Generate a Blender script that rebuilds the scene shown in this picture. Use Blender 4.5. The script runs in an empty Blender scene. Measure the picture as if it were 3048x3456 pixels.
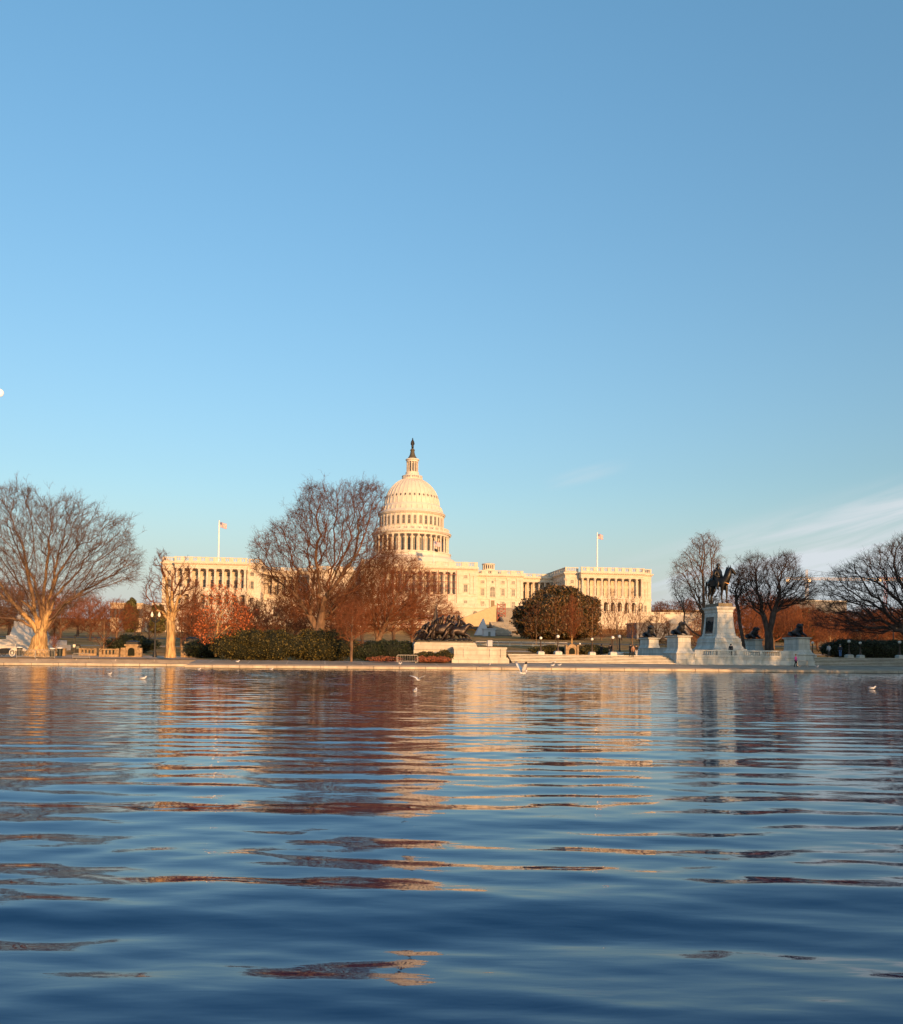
import bpy, math, random
import numpy as np
from mathutils import Vector, Matrix, Euler
R = math.radians
sc = bpy.context.scene
COL = sc.collection
PI = math.pi

# ------------------------------------------------------------------ camera
FPX, PPY, W0, H0 = 2950.0, 2086.0, 3048.0, 3456.0
CAMH, PITCH, ROLL = 1.8, R(2.4), R(0.6)
cam_d = bpy.data.cameras.new('camera')
cam = bpy.data.objects.new('camera', cam_d); COL.objects.link(cam)
cam_d.sensor_fit = 'VERTICAL'; cam_d.sensor_height = 36.0; cam_d.sensor_width = 36.0
cam_d.lens = FPX / H0 * 36.0
cam_d.shift_y = (PPY - H0 / 2) / H0
cam_d.clip_start = 0.2; cam_d.clip_end = 20000
CAMR = Matrix.Rotation(PI / 2 + PITCH, 3, 'X') @ Matrix.Rotation(ROLL, 3, 'Z')
cam.matrix_world = Matrix.Translation((0, 0, CAMH)) @ CAMR.to_4x4()
sc.camera = cam

def at(X, Y, z):
    """world point seen at source pixel X,Y standing z metres ahead"""
    d = CAMR @ Vector(((X - W0 / 2) / FPX, -(Y - PPY) / FPX, -1.0))
    return Vector((0, 0, CAMH)) + d * (z / d.y)
def hor(X): return 2210 + 0.0105 * (X - 1524)
def gx(X, z): return at(X, hor(X), z).x

PHI = R(8.5); CP, SP = math.cos(PHI), math.sin(PHI)
def W(s, t, z=0.0):       # setting frame (s along the pool edge, t away from it) to world
    return Vector((s * CP - t * SP, s * SP + t * CP, z))
def ST(x, y): return (x * CP + y * SP, -x * SP + y * CP)
def stx(X, t):            # s of the point at pixel column X on the line of depth t
    k = (X - W0 / 2) / FPX
    return t * (SP + k * CP) / (CP - k * SP)

# ------------------------------------------------------------------ mesh helpers
class MB:
    def __init__(self): self.v = []; self.f = []
    def add(self, vs, fs):
        n = len(self.v); self.v += [tuple(p) for p in vs]; self.f += [tuple(i + n for i in q) for q in fs]
        return self
    def box(self, x0, x1, y0, y1, z0, z1):
        return self.add([(x0,y0,z0),(x1,y0,z0),(x1,y1,z0),(x0,y1,z0),(x0,y0,z1),(x1,y0,z1),(x1,y1,z1),(x0,y1,z1)],
                        [(0,3,2,1),(4,5,6,7),(0,1,5,4),(1,2,6,5),(2,3,7,6),(3,0,4,7)])
    def frus(self, a, b):     # a,b = (x0,x1,y0,y1,z) rectangles
        x0,x1,y0,y1,z0 = a; X0,X1,Y0,Y1,z1 = b
        return self.add([(x0,y0,z0),(x1,y0,z0),(x1,y1,z0),(x0,y1,z0),(X0,Y0,z1),(X1,Y0,z1),(X1,Y1,z1),(X0,Y1,z1)],
                        [(0,3,2,1),(4,5,6,7),(0,1,5,4),(1,2,6,5),(2,3,7,6),(3,0,4,7)])
    def lathe(self, prof, n=24, cx=0, cy=0, cap=True, a0=0.0):
        vs = []; m = len(prof)
        for (r, z) in prof:
            for i in range(n):
                a = a0 + 2 * PI * i / n
                vs.append((cx + r * math.cos(a), cy + r * math.sin(a), z))
        fs = []
        for j in range(m - 1):
            for i in range(n):
                k = (i + 1) % n
                fs.append((j*n+i, j*n+k, (j+1)*n+k, (j+1)*n+i))
        if cap:
            fs.append(tuple(range(n - 1, -1, -1))); fs.append(tuple((m-1)*n+i for i in range(n)))
        return self.add(vs, fs)
    def tube(self, pts, rs, n=8):
        pts = [Vector(p) for p in pts]
        if not hasattr(rs, '__len__'): rs = [rs] * len(pts)
        vs = []
        for i, p in enumerate(pts):
            d = (pts[min(i+1, len(pts)-1)] - pts[max(i-1, 0)]).normalized()
            u = d.cross(Vector((0.13, 0.97, 0.2))).normalized(); w = d.cross(u)
            for k in range(n):
                a = 2 * PI * k / n
                vs.append(p + (u * math.cos(a) + w * math.sin(a)) * rs[i])
        fs = []
        for j in range(len(pts) - 1):
            for i in range(n):
                k = (i + 1) % n
                fs.append((j*n+i, j*n+k, (j+1)*n+k, (j+1)*n+i))
        fs.append(tuple(range(n-1, -1, -1))); fs.append(tuple((len(pts)-1)*n+i for i in range(n)))
        return self.add(vs, fs)
    def prismy(self, poly, y0, y1):   # poly of (x,z) extruded along y
        n = len(poly)
        vs = [(x, y0, z) for x, z in poly] + [(x, y1, z) for x, z in poly]
        fs = [tuple(range(n)), tuple(range(2*n-1, n-1, -1))] + [(i, i+n, (i+1)%n+n, (i+1)%n) for i in range(n)]
        return self.add(vs, fs)
    def prismx(self, poly, x0, x1):   # poly of (y,z) extruded along x
        n = len(poly)
        vs = [(x0, y, z) for y, z in poly] + [(x1, y, z) for y, z in poly]
        fs = [tuple(range(n)), tuple(range(2*n-1, n-1, -1))] + [(i, i+n, (i+1)%n+n, (i+1)%n) for i in range(n)]
        return self.add(vs, fs)
    def prismz(self, poly, z0, z1):
        n = len(poly)
        vs = [(x, y, z0) for x, y in poly] + [(x, y, z1) for x, y in poly]
        fs = [tuple(range(n-1,-1,-1)), tuple(range(n, 2*n))] + [(i, (i+1)%n, (i+1)%n+n, i+n) for i in range(n)]
        return self.add(vs, fs)
    def ball(self, c, r, n=10, m=7, sq=(1,1,1)):
        vs = [(c[0], c[1], c[2]-r*sq[2])]; 
        for j in range(1, m):
            p = -PI/2 + PI*j/m
            for i in range(n):
                a = 2*PI*i/n
                vs.append((c[0]+r*sq[0]*math.cos(p)*math.cos(a), c[1]+r*sq[1]*math.cos(p)*math.sin(a), c[2]+r*sq[2]*math.sin(p)))
        vs.append((c[0], c[1], c[2]+r*sq[2])); L = len(vs)-1
        fs = [(0, 1+(i+1)%n, 1+i) for i in range(n)]
        for j in range(m-2):
            for i in range(n):
                k=(i+1)%n
                fs.append((1+j*n+i,1+j*n+k,1+(j+1)*n+k,1+(j+1)*n+i))
        fs += [(L, 1+(m-2)*n+i, 1+(m-2)*n+(i+1)%n) for i in range(n)]
        return self.add(vs, fs)
    def xf(self, M, start=0):
        self.v = self.v[:start] + [tuple(M @ Vector(p)) for p in self.v[start:]]
        return self
    def mesh(self, name, mat, smooth=False):
        me = bpy.data.meshes.new(name); me.from_pydata(self.v, [], self.f)
        if mat: me.materials.append(mat)
        import bmesh
        bm = bmesh.new(); bm.from_mesh(me); bmesh.ops.recalc_face_normals(bm, faces=bm.faces); bm.to_mesh(me); bm.free()
        if smooth:
            me.polygons.foreach_set('use_smooth', [True] * len(me.polygons))
            try: me.set_sharp_from_angle(angle=R(40))
            except Exception: pass
        return me
    def build(self, name, mat, parent=None, smooth=False, loc=None):
        o = bpy.data.objects.new(name, self.mesh(name, mat, smooth)); COL.objects.link(o)
        if parent: o.parent = parent
        if loc is not None: o.location = loc
        return o

def tag(o, label=None, cat=None, group=None, kind=None):
    if label: o['label'] = label
    if cat: o['category'] = cat
    if group: o['group'] = group
    if kind: o['kind'] = kind
    return o
def thing(name, label, cat, loc=(0,0,0), rz=0.0, group=None):
    o = bpy.data.objects.new(name, None); COL.objects.link(o)
    o.empty_display_size = 0.3
    o.location = loc; o.rotation_euler = (0, 0, rz)
    return tag(o, label, cat, group)
def link(name, me, parent=None, loc=None, rz=None, scale=None):
    o = bpy.data.objects.new(name, me); COL.objects.link(o)
    if parent: o.parent = parent
    if loc is not None: o.location = loc
    if rz is not None: o.rotation_euler = (0, 0, rz)
    if scale is not None: o.scale = scale if hasattr(scale, '__len__') else (scale,)*3
    return o
def copy_tree(o, parent=None):
    c = o.copy(); COL.objects.link(c)
    if parent: c.parent = parent
    for ch in o.children: copy_tree(ch, c)
    return c
def skin(name, V, E, RAD, mat, parent=None, sub=2, loc=None, root=0):
    """one continuous figure grown on connected joints"""
    me = bpy.data.meshes.new(name); me.from_pydata([tuple(p) for p in V], E, [])
    me.materials.append(mat)
    o = bpy.data.objects.new(name, me); COL.objects.link(o)
    sk = o.modifiers.new('skin', 'SKIN'); sk.use_smooth_shade = True
    if not me.skin_vertices:
        import bmesh
        bm = bmesh.new(); bm.from_mesh(me); bm.verts.layers.skin.verify(); bm.to_mesh(me); bm.free()
    for i, r in enumerate(RAD):
        d = me.skin_vertices[0].data[i]
        d.radius = r if hasattr(r, '__len__') else (r, r)
        d.use_root = (i == root)
    if sub:
        s = o.modifiers.new('sub', 'SUBSURF'); s.levels = sub; s.render_levels = sub
    if parent: o.parent = parent
    if loc is not None: o.location = loc
    return o

# ------------------------------------------------------------------ materials
def mat(name, color, rough=0.8, noise=0.12, scale=3.0, spec=0.3, metal=0.0, bump=0.0, bscale=20.0, color2=None, coords='Object', detail=6.0, stretch=None):
    m = bpy.data.materials.new(name); m.use_nodes = True
    nt = m.node_tree; N = nt.nodes; L = nt.links
    b = N['Principled BSDF']
    b.inputs['Roughness'].default_value = rough
    b.inputs['Specular IOR Level'].default_value = spec
    b.inputs['Metallic'].default_value = metal
    tc = N.new('ShaderNodeTexCoord'); src = tc.outputs[coords]
    if stretch:
        mp = N.new('ShaderNodeMapping'); mp.inputs['Scale'].default_value = stretch
        L.new(src, mp.inputs[0]); src = mp.outputs[0]
    nz = N.new('ShaderNodeTexNoise'); nz.inputs['Scale'].default_value = scale; nz.inputs['Detail'].default_value = detail
    L.new(src, nz.inputs['Vector'])
    mx = N.new('ShaderNodeMix'); mx.data_type = 'RGBA'
    c = Vector(color[:3])
    a = c * (1 - noise); d = c * (1 + noise)
    if color2: d = Vector(color2[:3])
    mx.inputs[6].default_value = (*a, 1); mx.inputs[7].default_value = (*d, 1)
    rp = N.new('ShaderNodeMapRange'); rp.inputs[1].default_value = .35; rp.inputs[2].default_value = .65
    L.new(nz.outputs['Fac'], rp.inputs[0]); L.new(rp.outputs[0], mx.inputs[0])
    L.new(mx.outputs[2], b.inputs['Base Color'])
    if bump:
        n2 = N.new('ShaderNodeTexNoise'); n2.inputs['Scale'].default_value = bscale; n2.inputs['Detail'].default_value = 5
        L.new(src, n2.inputs['Vector'])
        bp = N.new('ShaderNodeBump'); bp.inputs['Strength'].default_value = bump; bp.inputs['Distance'].default_value = 0.1
        L.new(n2.outputs['Fac'], bp.inputs['Height']); L.new(bp.outputs[0], b.inputs['Normal'])
    return m
def leafmat(name, c1, c2, rough=0.6, trans=0.15, spec=0.3, pos=0.5):
    m = bpy.data.materials.new(name); m.use_nodes = True
    nt = m.node_tree; N = nt.nodes; L = nt.links
    b = N['Principled BSDF']; b.inputs['Roughness'].default_value = rough; b.inputs['Specular IOR Level'].default_value = spec
    g = N.new('ShaderNodeNewGeometry')
    mx = N.new('ShaderNodeMix'); mx.data_type = 'RGBA'
    mx.inputs[6].default_value = (*c1, 1); mx.inputs[7].default_value = (*c2, 1)
    pw = N.new('ShaderNodeMath'); pw.operation = 'POWER'; pw.inputs[1].default_value = pos * 2
    L.new(g.outputs['Random Per Island'], pw.inputs[0]); L.new(pw.outputs[0], mx.inputs[0])
    L.new(mx.outputs[2], b.inputs['Base Color'])
    return m
def stone(name, color, bw=1.2, bh=0.45, mortar=0.75, noise=0.12, rough=0.75, mort=0.012, stain=0.0):
    """ashlar: faint course joints plus soft mottling"""
    m = mat(name, color, rough, noise, 0.8, 0.25, bump=0.15, bscale=6)
    nt = m.node_tree; N = nt.nodes; L = nt.links
    b = N['Principled BSDF']; old = b.inputs['Base Color'].links[0].from_socket
    tc = N.new('ShaderNodeTexCoord')
    sp = N.new('ShaderNodeSeparateXYZ'); L.new(tc.outputs['Object'], sp.inputs[0])
    ad = N.new('ShaderNodeMath'); ad.operation = 'ADD'; L.new(sp.outputs[0], ad.inputs[0]); L.new(sp.outputs[1], ad.inputs[1])
    cb = N.new('ShaderNodeCombineXYZ'); L.new(ad.outputs[0], cb.inputs[0]); L.new(sp.outputs[2], cb.inputs[1])
    br = N.new('ShaderNodeTexBrick'); br.inputs['Scale'].default_value = 1.0
    br.inputs['Brick Width'].default_value = bw; br.inputs['Row Height'].default_value = bh; br.inputs['Mortar Size'].default_value = mort
    br.inputs['Color1'].default_value = (1,1,1,1); br.inputs['Color2'].default_value = (.9,.89,.87,1); br.inputs['Mortar'].default_value = (mortar,)*3+(1,)
    L.new(cb.outputs[0], br.inputs[0])
    mu = N.new('ShaderNodeMix'); mu.data_type = 'RGBA'; mu.blend_type = 'MULTIPLY'; mu.inputs[0].default_value = 1
    L.new(old, mu.inputs[6]); L.new(br.outputs[0], mu.inputs[7]); out = mu.outputs[2]
    if stain:
        mp = N.new('ShaderNodeMapping'); mp.inputs['Scale'].default_value = (1.2, 1.2, .35); L.new(tc.outputs['Object'], mp.inputs[0])
        nz = N.new('ShaderNodeTexNoise'); nz.inputs['Scale'].default_value = 1.1; nz.inputs['Detail'].default_value = 8; nz.inputs['Roughness'].default_value = .65
        L.new(mp.outputs[0], nz.inputs[0])
        mr = N.new('ShaderNodeMapRange'); mr.inputs[1].default_value = .5; mr.inputs[2].default_value = .72; mr.inputs[4].default_value = stain
        L.new(nz.outputs[0], mr.inputs[0])
        m3 = N.new('ShaderNodeMix'); m3.data_type = 'RGBA'; m3.inputs[7].default_value = (.22, .24, .19, 1)
        L.new(mr.outputs[0], m3.inputs[0]); L.new(out, m3.inputs[6]); out = m3.outputs[2]
    L.new(out, b.inputs['Base Color'])
    return m

M = {}
M['marble'] = stone('capitol_marble', (.62,.54,.43), 2.0, .8, .82, .08, .7, .03, stain=.12)
M['iron'] = mat('dome_paint', (.63,.555,.45), .6, .06, .3)
M['glass'] = mat('window_glass', (.05,.055,.055), .4, .3, 1.0, .3)
M['glassp'] = mat('pale_blinded_glass', (.20,.19,.16), .5, .45, .35, .3)
M['glassg'] = mat('tall_window_glass', (.13,.15,.14), .3, .3, .6, .5)
M['roofgreen'] = mat('patina_roof', (.16,.17,.13), .7, .15)
M['bronze'] = mat('bronze', (.012,.011,.010), .42, .35, 2.0, .5, .4, bump=.3, bscale=9)
M['bronzeg'] = mat('green_bronze', (.10,.085,.055), .55, .3, 2.0, .4, .3)
M['gmarble'] = stone('memorial_marble', (.53,.53,.49), 2.2, .75, .6, .16, .7, .03, stain=.65)
M['pmarble'] = stone('platform_marble', (.52,.47,.39), 2.6, .6, .62, .12, .7, .03, stain=.4)
M['whitem'] = stone('white_marble', (.60,.57,.52), 2.2, .6, .85, .08, .7, stain=.2)
M['grand'] = mat('dark_riser', (.17,.16,.13), .85, .35, 1.5, .2)  # darker tone below the pale nosings brings out the step lines
M['gran'] = stone('step_granite', (.62,.58,.50), 2.4, .3, .7, .12, .8, stain=.3)
M['bark'] = mat('grey_brown_bark', (.17,.105,.065), .9, .35, 3.0, .15, bump=.6, bscale=5, stretch=(1,1,.3))
M['barkg'] = mat('pale_bark', (.42,.27,.12), .9, .5, 5.0, .15, bump=1.6, bscale=6.5, stretch=(1,1,.16))
M['limb'] = mat('brown_limb_bark', (.24,.15,.08), .9, .3, 3.0, .15, bump=.6, bscale=5, stretch=(1,1,.3))
M['barkd'] = mat('dark_bark', (.075,.055,.045), .9, .35, 3.0, .15, bump=.6, bscale=5, stretch=(1,1,.3))
M['twig'] = mat('twigs', (.13,.055,.028), .9, .25, .5, .1)
M['twigr'] = mat('rust_twigs', (.21,.078,.036), .9, .3, .35, .1)
M['twigg'] = mat('grey_twigs', (.135,.085,.06), .9, .25, .5, .1)
M['twigd'] = mat('dark_twigs', (.06,.042,.036), .9, .25, .5, .1)
M['black'] = mat('black_iron', (.015,.015,.016), .5, .2, 3, .4)
M['globe'] = mat('white_lamp_glass', (.8,.76,.66), .3, .03, 3, .5)
M['flagpole'] = mat('white_pole', (.8,.78,.74), .4, .03)
M['brown'] = mat('brown_sandstone', (.30,.21,.12), .85, .3, 3.0, .2, bump=.4, bscale=8)
# ------------------------------------------------------------------ light and sky
SUN_EL = R(7.5); SUN_AZ = R(25.0)      # azimuth measured from -Y (behind the camera) towards +X
sun_dir = Vector((math.sin(SUN_AZ) * math.cos(SUN_EL), -math.cos(SUN_AZ) * math.cos(SUN_EL), math.sin(SUN_EL)))
sd = bpy.data.lights.new('sun', 'SUN'); sd.energy = 3.0; sd.angle = R(0.5); sd.color = (1.0, .52, .20)
so = bpy.data.objects.new('sun', sd); COL.objects.link(so); so.location = (0, 0, 300)
so.rotation_euler = sun_dir.to_track_quat('Z', 'Y').to_euler()
w = bpy.data.worlds.new('World'); sc.world = w; w.use_nodes = True
nt = w.node_tree; N = nt.nodes; L = nt.links
bg = N['Background']
sky = N.new('ShaderNodeTexSky'); sky.sky_type = 'NISHITA'; sky.sun_disc = False
sky.sun_elevation = SUN_EL
# sky sun_rotation: 0 = +Y, clockwise seen from above
sky.sun_rotation = math.atan2(sun_dir.x, sun_dir.y)
sky.altitude = 50; sky.air_density = 1.15; sky.dust_density = 2.2; sky.ozone_density = 2.95
tc = N.new('ShaderNodeTexCoord'); sp = N.new('ShaderNodeSeparateXYZ'); L.new(tc.outputs['Generated'], sp.inputs[0])
def MA(op, a, b=None, c=None):
    n = N.new('ShaderNodeMath'); n.operation = op
    for i, q in enumerate((a, b, c)):
        if q is None: continue
        if isinstance(q, (int, float)): n.inputs[i].default_value = q
        else: L.new(q, n.inputs[i])
    return n.outputs[0]
def RNG(x, a, b, lo=0., hi=1., smooth=True):
    n = N.new('ShaderNodeMapRange'); n.interpolation_type = 'SMOOTHSTEP' if smooth else 'LINEAR'
    L.new(x, n.inputs[0])
    for i, q in enumerate((a, b, lo, hi)): n.inputs[i + 1].default_value = q
    return n.outputs[0]
az = MA('DIVIDE', sp.outputs[0], MA('MAXIMUM', sp.outputs[1], .05))
el = MA('DIVIDE', sp.outputs[2], MA('MAXIMUM', sp.outputs[1], .05))
# thin cirrus low on the right, streaks rising to the right
rot = MA('SUBTRACT', el, MA('MULTIPLY', az, .27))
cv = N.new('ShaderNodeCombineXYZ'); L.new(MA('MULTIPLY', az, 2.6), cv.inputs[0]); L.new(MA('MULTIPLY', rot, 22.0), cv.inputs[1])
nz = N.new('ShaderNodeTexNoise'); nz.inputs['Scale'].default_value = 1.7; nz.inputs['Detail'].default_value = 8; nz.inputs['Roughness'].default_value = .55; nz.inputs['Distortion'].default_value = .7
L.new(cv.outputs[0], nz.inputs['Vector'])
n2 = N.new('ShaderNodeTexNoise'); n2.inputs['Scale'].default_value = 5.0; n2.inputs['Detail'].default_value = 3
L.new(tc.outputs['Generated'], n2.inputs['Vector'])
c = MA('MULTIPLY', RNG(nz.outputs[0], .36, .66), RNG(n2.outputs[0], .2, .5))
top = MA('MULTIPLY_ADD', az, .28, .065)                  # upper limit of the bank rises rightwards
lim = RNG(MA('SUBTRACT', top, el), -.01, .05)
c = MA('MULTIPLY', MA('MULTIPLY', c, lim), RNG(az, .05, .3))
c = MA('MULTIPLY', c, RNG(el, -.01, .02))
wisp = MA('MULTIPLY', MA('MULTIPLY', RNG(nz.outputs[0], .35, .7), .45), MA('MULTIPLY', RNG(MA('ABSOLUTE', MA('SUBTRACT', az, .155)), .06, .0), RNG(MA('ABSOLUTE', MA('SUBTRACT', rot, .168)), .013, .0)))
veil = MA('MULTIPLY', MA('MULTIPLY', RNG(az, .05, .5), RNG(MA('SUBTRACT', top, el), -.02, .09)), .4)
c = MA('MINIMUM', MA('ADD', MA('ADD', MA('MULTIPLY', c, 1.0), wisp), veil), 1.0)
mx = N.new('ShaderNodeMix'); mx.data_type = 'RGBA'; L.new(c, mx.inputs[0]); L.new(sky.outputs[0], mx.inputs[6])
mx.inputs[7].default_value = (2.1, 2.28, 2.42, 1)
elv = sp.outputs[2]
hz = N.new('ShaderNodeMix'); hz.data_type = 'RGBA'; L.new(RNG(elv, .20, -.03, 0, .95), hz.inputs[0])
wb = N.new('ShaderNodeMix'); wb.data_type = 'RGBA'; wb.blend_type = 'MULTIPLY'; wb.inputs[0].default_value = 1; 
gn = N.new('ShaderNodeMix'); gn.data_type = 'RGBA'; L.new(RNG(elv, .2, .7, 0, 1, False), gn.inputs[0]); gn.inputs[6].default_value = (.90, .865, .81, 1); gn.inputs[7].default_value = (.93, 1.14, 1.08, 1); L.new(gn.outputs[2], wb.inputs[7])
L.new(sky.outputs[0], wb.inputs[6]); L.new(wb.outputs[2], hz.inputs[6]); hz.inputs[7].default_value = (1.95, 1.95, 2.10, 1)
L.new(hz.outputs[2], mx.inputs[6])
L.new(mx.outputs[2], bg.inputs['Color'])
bg.inputs['Strength'].default_value = 0.15
CLOUDMIX = mx
sc.view_settings.view_transform = 'Standard'; sc.view_settings.look = 'None'; sc.view_settings.gamma = 1
sc.view_settings.exposure = 1.12
sc.cycles.max_bounces = 6; sc.cycles.diffuse_bounces = 2; sc.cycles.glossy_bounces = 3; sc.cycles.transparent_max_bounces = 8
sc.cycles.use_denoising = True
# ------------------------------------------------------------------ ground
EDGE = 101.2; EDGE2 = 107.5; SN = -15.0
def ground_z(s, t):
    """height of the park above the water"""
    def lerp(t, pts):
        for (a, za), (b, zb) in zip(pts, pts[1:]):
            if t <= b: return za + (zb - za) * max(0, (t - a)) / (b - a)
        return pts[-1][1]
    z = lerp(t, [(0, .85), (116, .85), (150, 1.9), (230, 5.0), (355, 9.6), (375, 10.5), (400, 15.5), (430, 17), (470, 18), (900, 18), (3000, 10)])
    if s > 10 and t < 150: # paved plateau behind the steps
        z = max(z, 1.95 if t > 113.6 else z)
    return z
M['lawn'] = mat('winter_lawn', (.34,.21,.075), .95, .2, .12, .1, color2=(.56,.33,.13), detail=10, bump=1.0, bscale=5)
for n_ in M['lawn'].node_tree.nodes:
    if n_.type == 'BUMP': n_.inputs['Distance'].default_value = .7      # tufts of standing dry grass
M['pave'] = mat('paving', (.48,.34,.23), .85, .15, 1.2, .2)
M['cope'] = stone('pool_coping', (.32,.26,.20), 3.0, 3.0, .6, .14, .8, .02, stain=.25)
M['soil'] = mat('mulch', (.16,.085,.05), .95, .3, 3.0, .1)
def sheet(name, ss, ts, fz, m, label=None):
    V = [W(s, t, fz(s, t)) for t in ts for s in ss]; n = len(ss)
    F = [(j*n+i, j*n+i+1, (j+1)*n+i+1, (j+1)*n+i) for j in range(len(ts)-1) for i in range(n-1)]
    b = MB(); b.add(V, F); o = b.build(name, m); o['kind'] = 'structure'; return o
ss = [-3000, -900, -400, -250, -150, -100, -60, -30, -16, 9.9, 10.1, 30, 60, 100, 150, 250, 400, 900, 3000]
ts = [110.5, 112, 113.59, 113.61, 118, 125, 135, 149.9, 150.1, 170, 200, 230, 260, 300, 355, 375, 400, 430, 470, 600, 900, 1500, 6000]
sheet('ground', ss, ts, ground_z, M['lawn'])
sheet('ground', [64, 90, 120, 200, 400], [-120, -40, 0, 40, 60, 80.0], lambda s, t: .5, M['lawn'])  # bank added out of view to carry the trees that shade the memorial
# plaza paving and mulch strip laid over the lawn edge
def paved(s0, s1, t0, t1, m, name, dz=.006):
    n = max(2, int((s1 - s0) / 10)); 
    sheet(name, [s0 + (s1 - s0) * i / n for i in range(n + 1)], [t0 + (t1 - t0) * i / 6 for i in range(7)], lambda s, t: ground_z(s, t) + dz, m)
paved(10.2, 200, 113.62, 134, M['pave'], 'plaza')
paved(-160, -16.2, 113.7, 128, M['pave'], 'path')
paved(-160, 9.8, 110.6, 113.65, M['soil'], 'soil', .012)
paved(10.2, 200, 165, 171, M['pave'], 'path')
paved(-220, 9.8, 172, 176, M['pave'], 'path')
paved(-220, 220, 232, 242, mat('asphalt', (.09,.085,.08), .9), 'road')
# sloping paved walk and ledge at the water
def walk(s0, s1, e, name):
    b = MB()
    prof = [(e, -1.0), (e, .10), (e + .25, .10), (e + .25, .33), (e + 2.6, .40), (e + 2.62, .45), (e + 9.4 if e < 105 else e + 3.2, .84 if e<105 else .84), (e + 9.5 if e<105 else e + 3.4, -1.0)]
    n = max(1, int(abs(s1 - s0) / 6))
    V = []; F = []
    for i in range(n + 1):
        s = s0 + (s1 - s0) * i / n
        V += [W(s, t, z) for t, z in prof]
    k = len(prof)
    for i in range(n):
        for j in range(k - 1):
            F.append((i*k+j, (i+1)*k+j, (i+1)*k+j+1, i*k+j+1))
    F.append(tuple(range(k))); F.append(tuple(n*k + j for j in range(k)))
    b.add(V, F); o = b.build(name, M['cope']); o['kind'] = 'structure'; return o
M['ledge'] = stone('ledge_stone', (.50,.42,.32), 3.0, .5, .6, .2, .8, .03, stain=.3)
M['algae'] = mat('wet_algae', (.05,.045,.025), .5, .4, 1.5, .4)
def ledge(s0, s1, e):
    b = MB(); n = int((s1 - s0) / 3)
    for i in range(n):
        a, c = s0 + (s1 - s0) * i / n + .03, s0 + (s1 - s0) * (i + 1) / n - .03
        b.add([W(s, t, z) for z in (.06, .36) for s, t in ((a, e - .06), (c, e - .06), (c, e + .9), (a, e + .9))], [(0,3,2,1),(4,5,6,7),(0,1,5,4),(1,2,6,5),(2,3,7,6),(3,0,4,7)])
    o = b.build('pool_ledge', M['ledge']); o['kind'] = 'structure'
    b = MB(); b.add([W(s, t, z) for z in (-.3, .075) for s, t in ((s0, e - .075), (s1, e - .075), (s1, e + .2), (s0, e + .2))], [(0,3,2,1),(4,5,6,7),(0,1,5,4),(1,2,6,5),(2,3,7,6),(3,0,4,7)])
    o = b.build('waterline', M['algae']); o['kind'] = 'structure'
    b = MB(); w_ = 9.3 if e < 105 else 3.1
    for i in range(int((s1 - s0) / 4.5)):
        s = s0 + 2 + i * 4.5
        b.add([W(s, e + 2.7, .456), W(s + .14, e + 2.7, .456), W(s + .14, e + w_, .845), W(s, e + w_, .845)], [(0,1,2,3)])
    o = b.build('path_joint', M['ledge']); o['kind'] = 'structure'
ledge(SN, 220, EDGE); ledge(-220, SN, EDGE2)
walk(SN, 220, EDGE, 'pool_walk')
walk(-220, SN, EDGE2 - .001, 'pool_walk')
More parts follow.
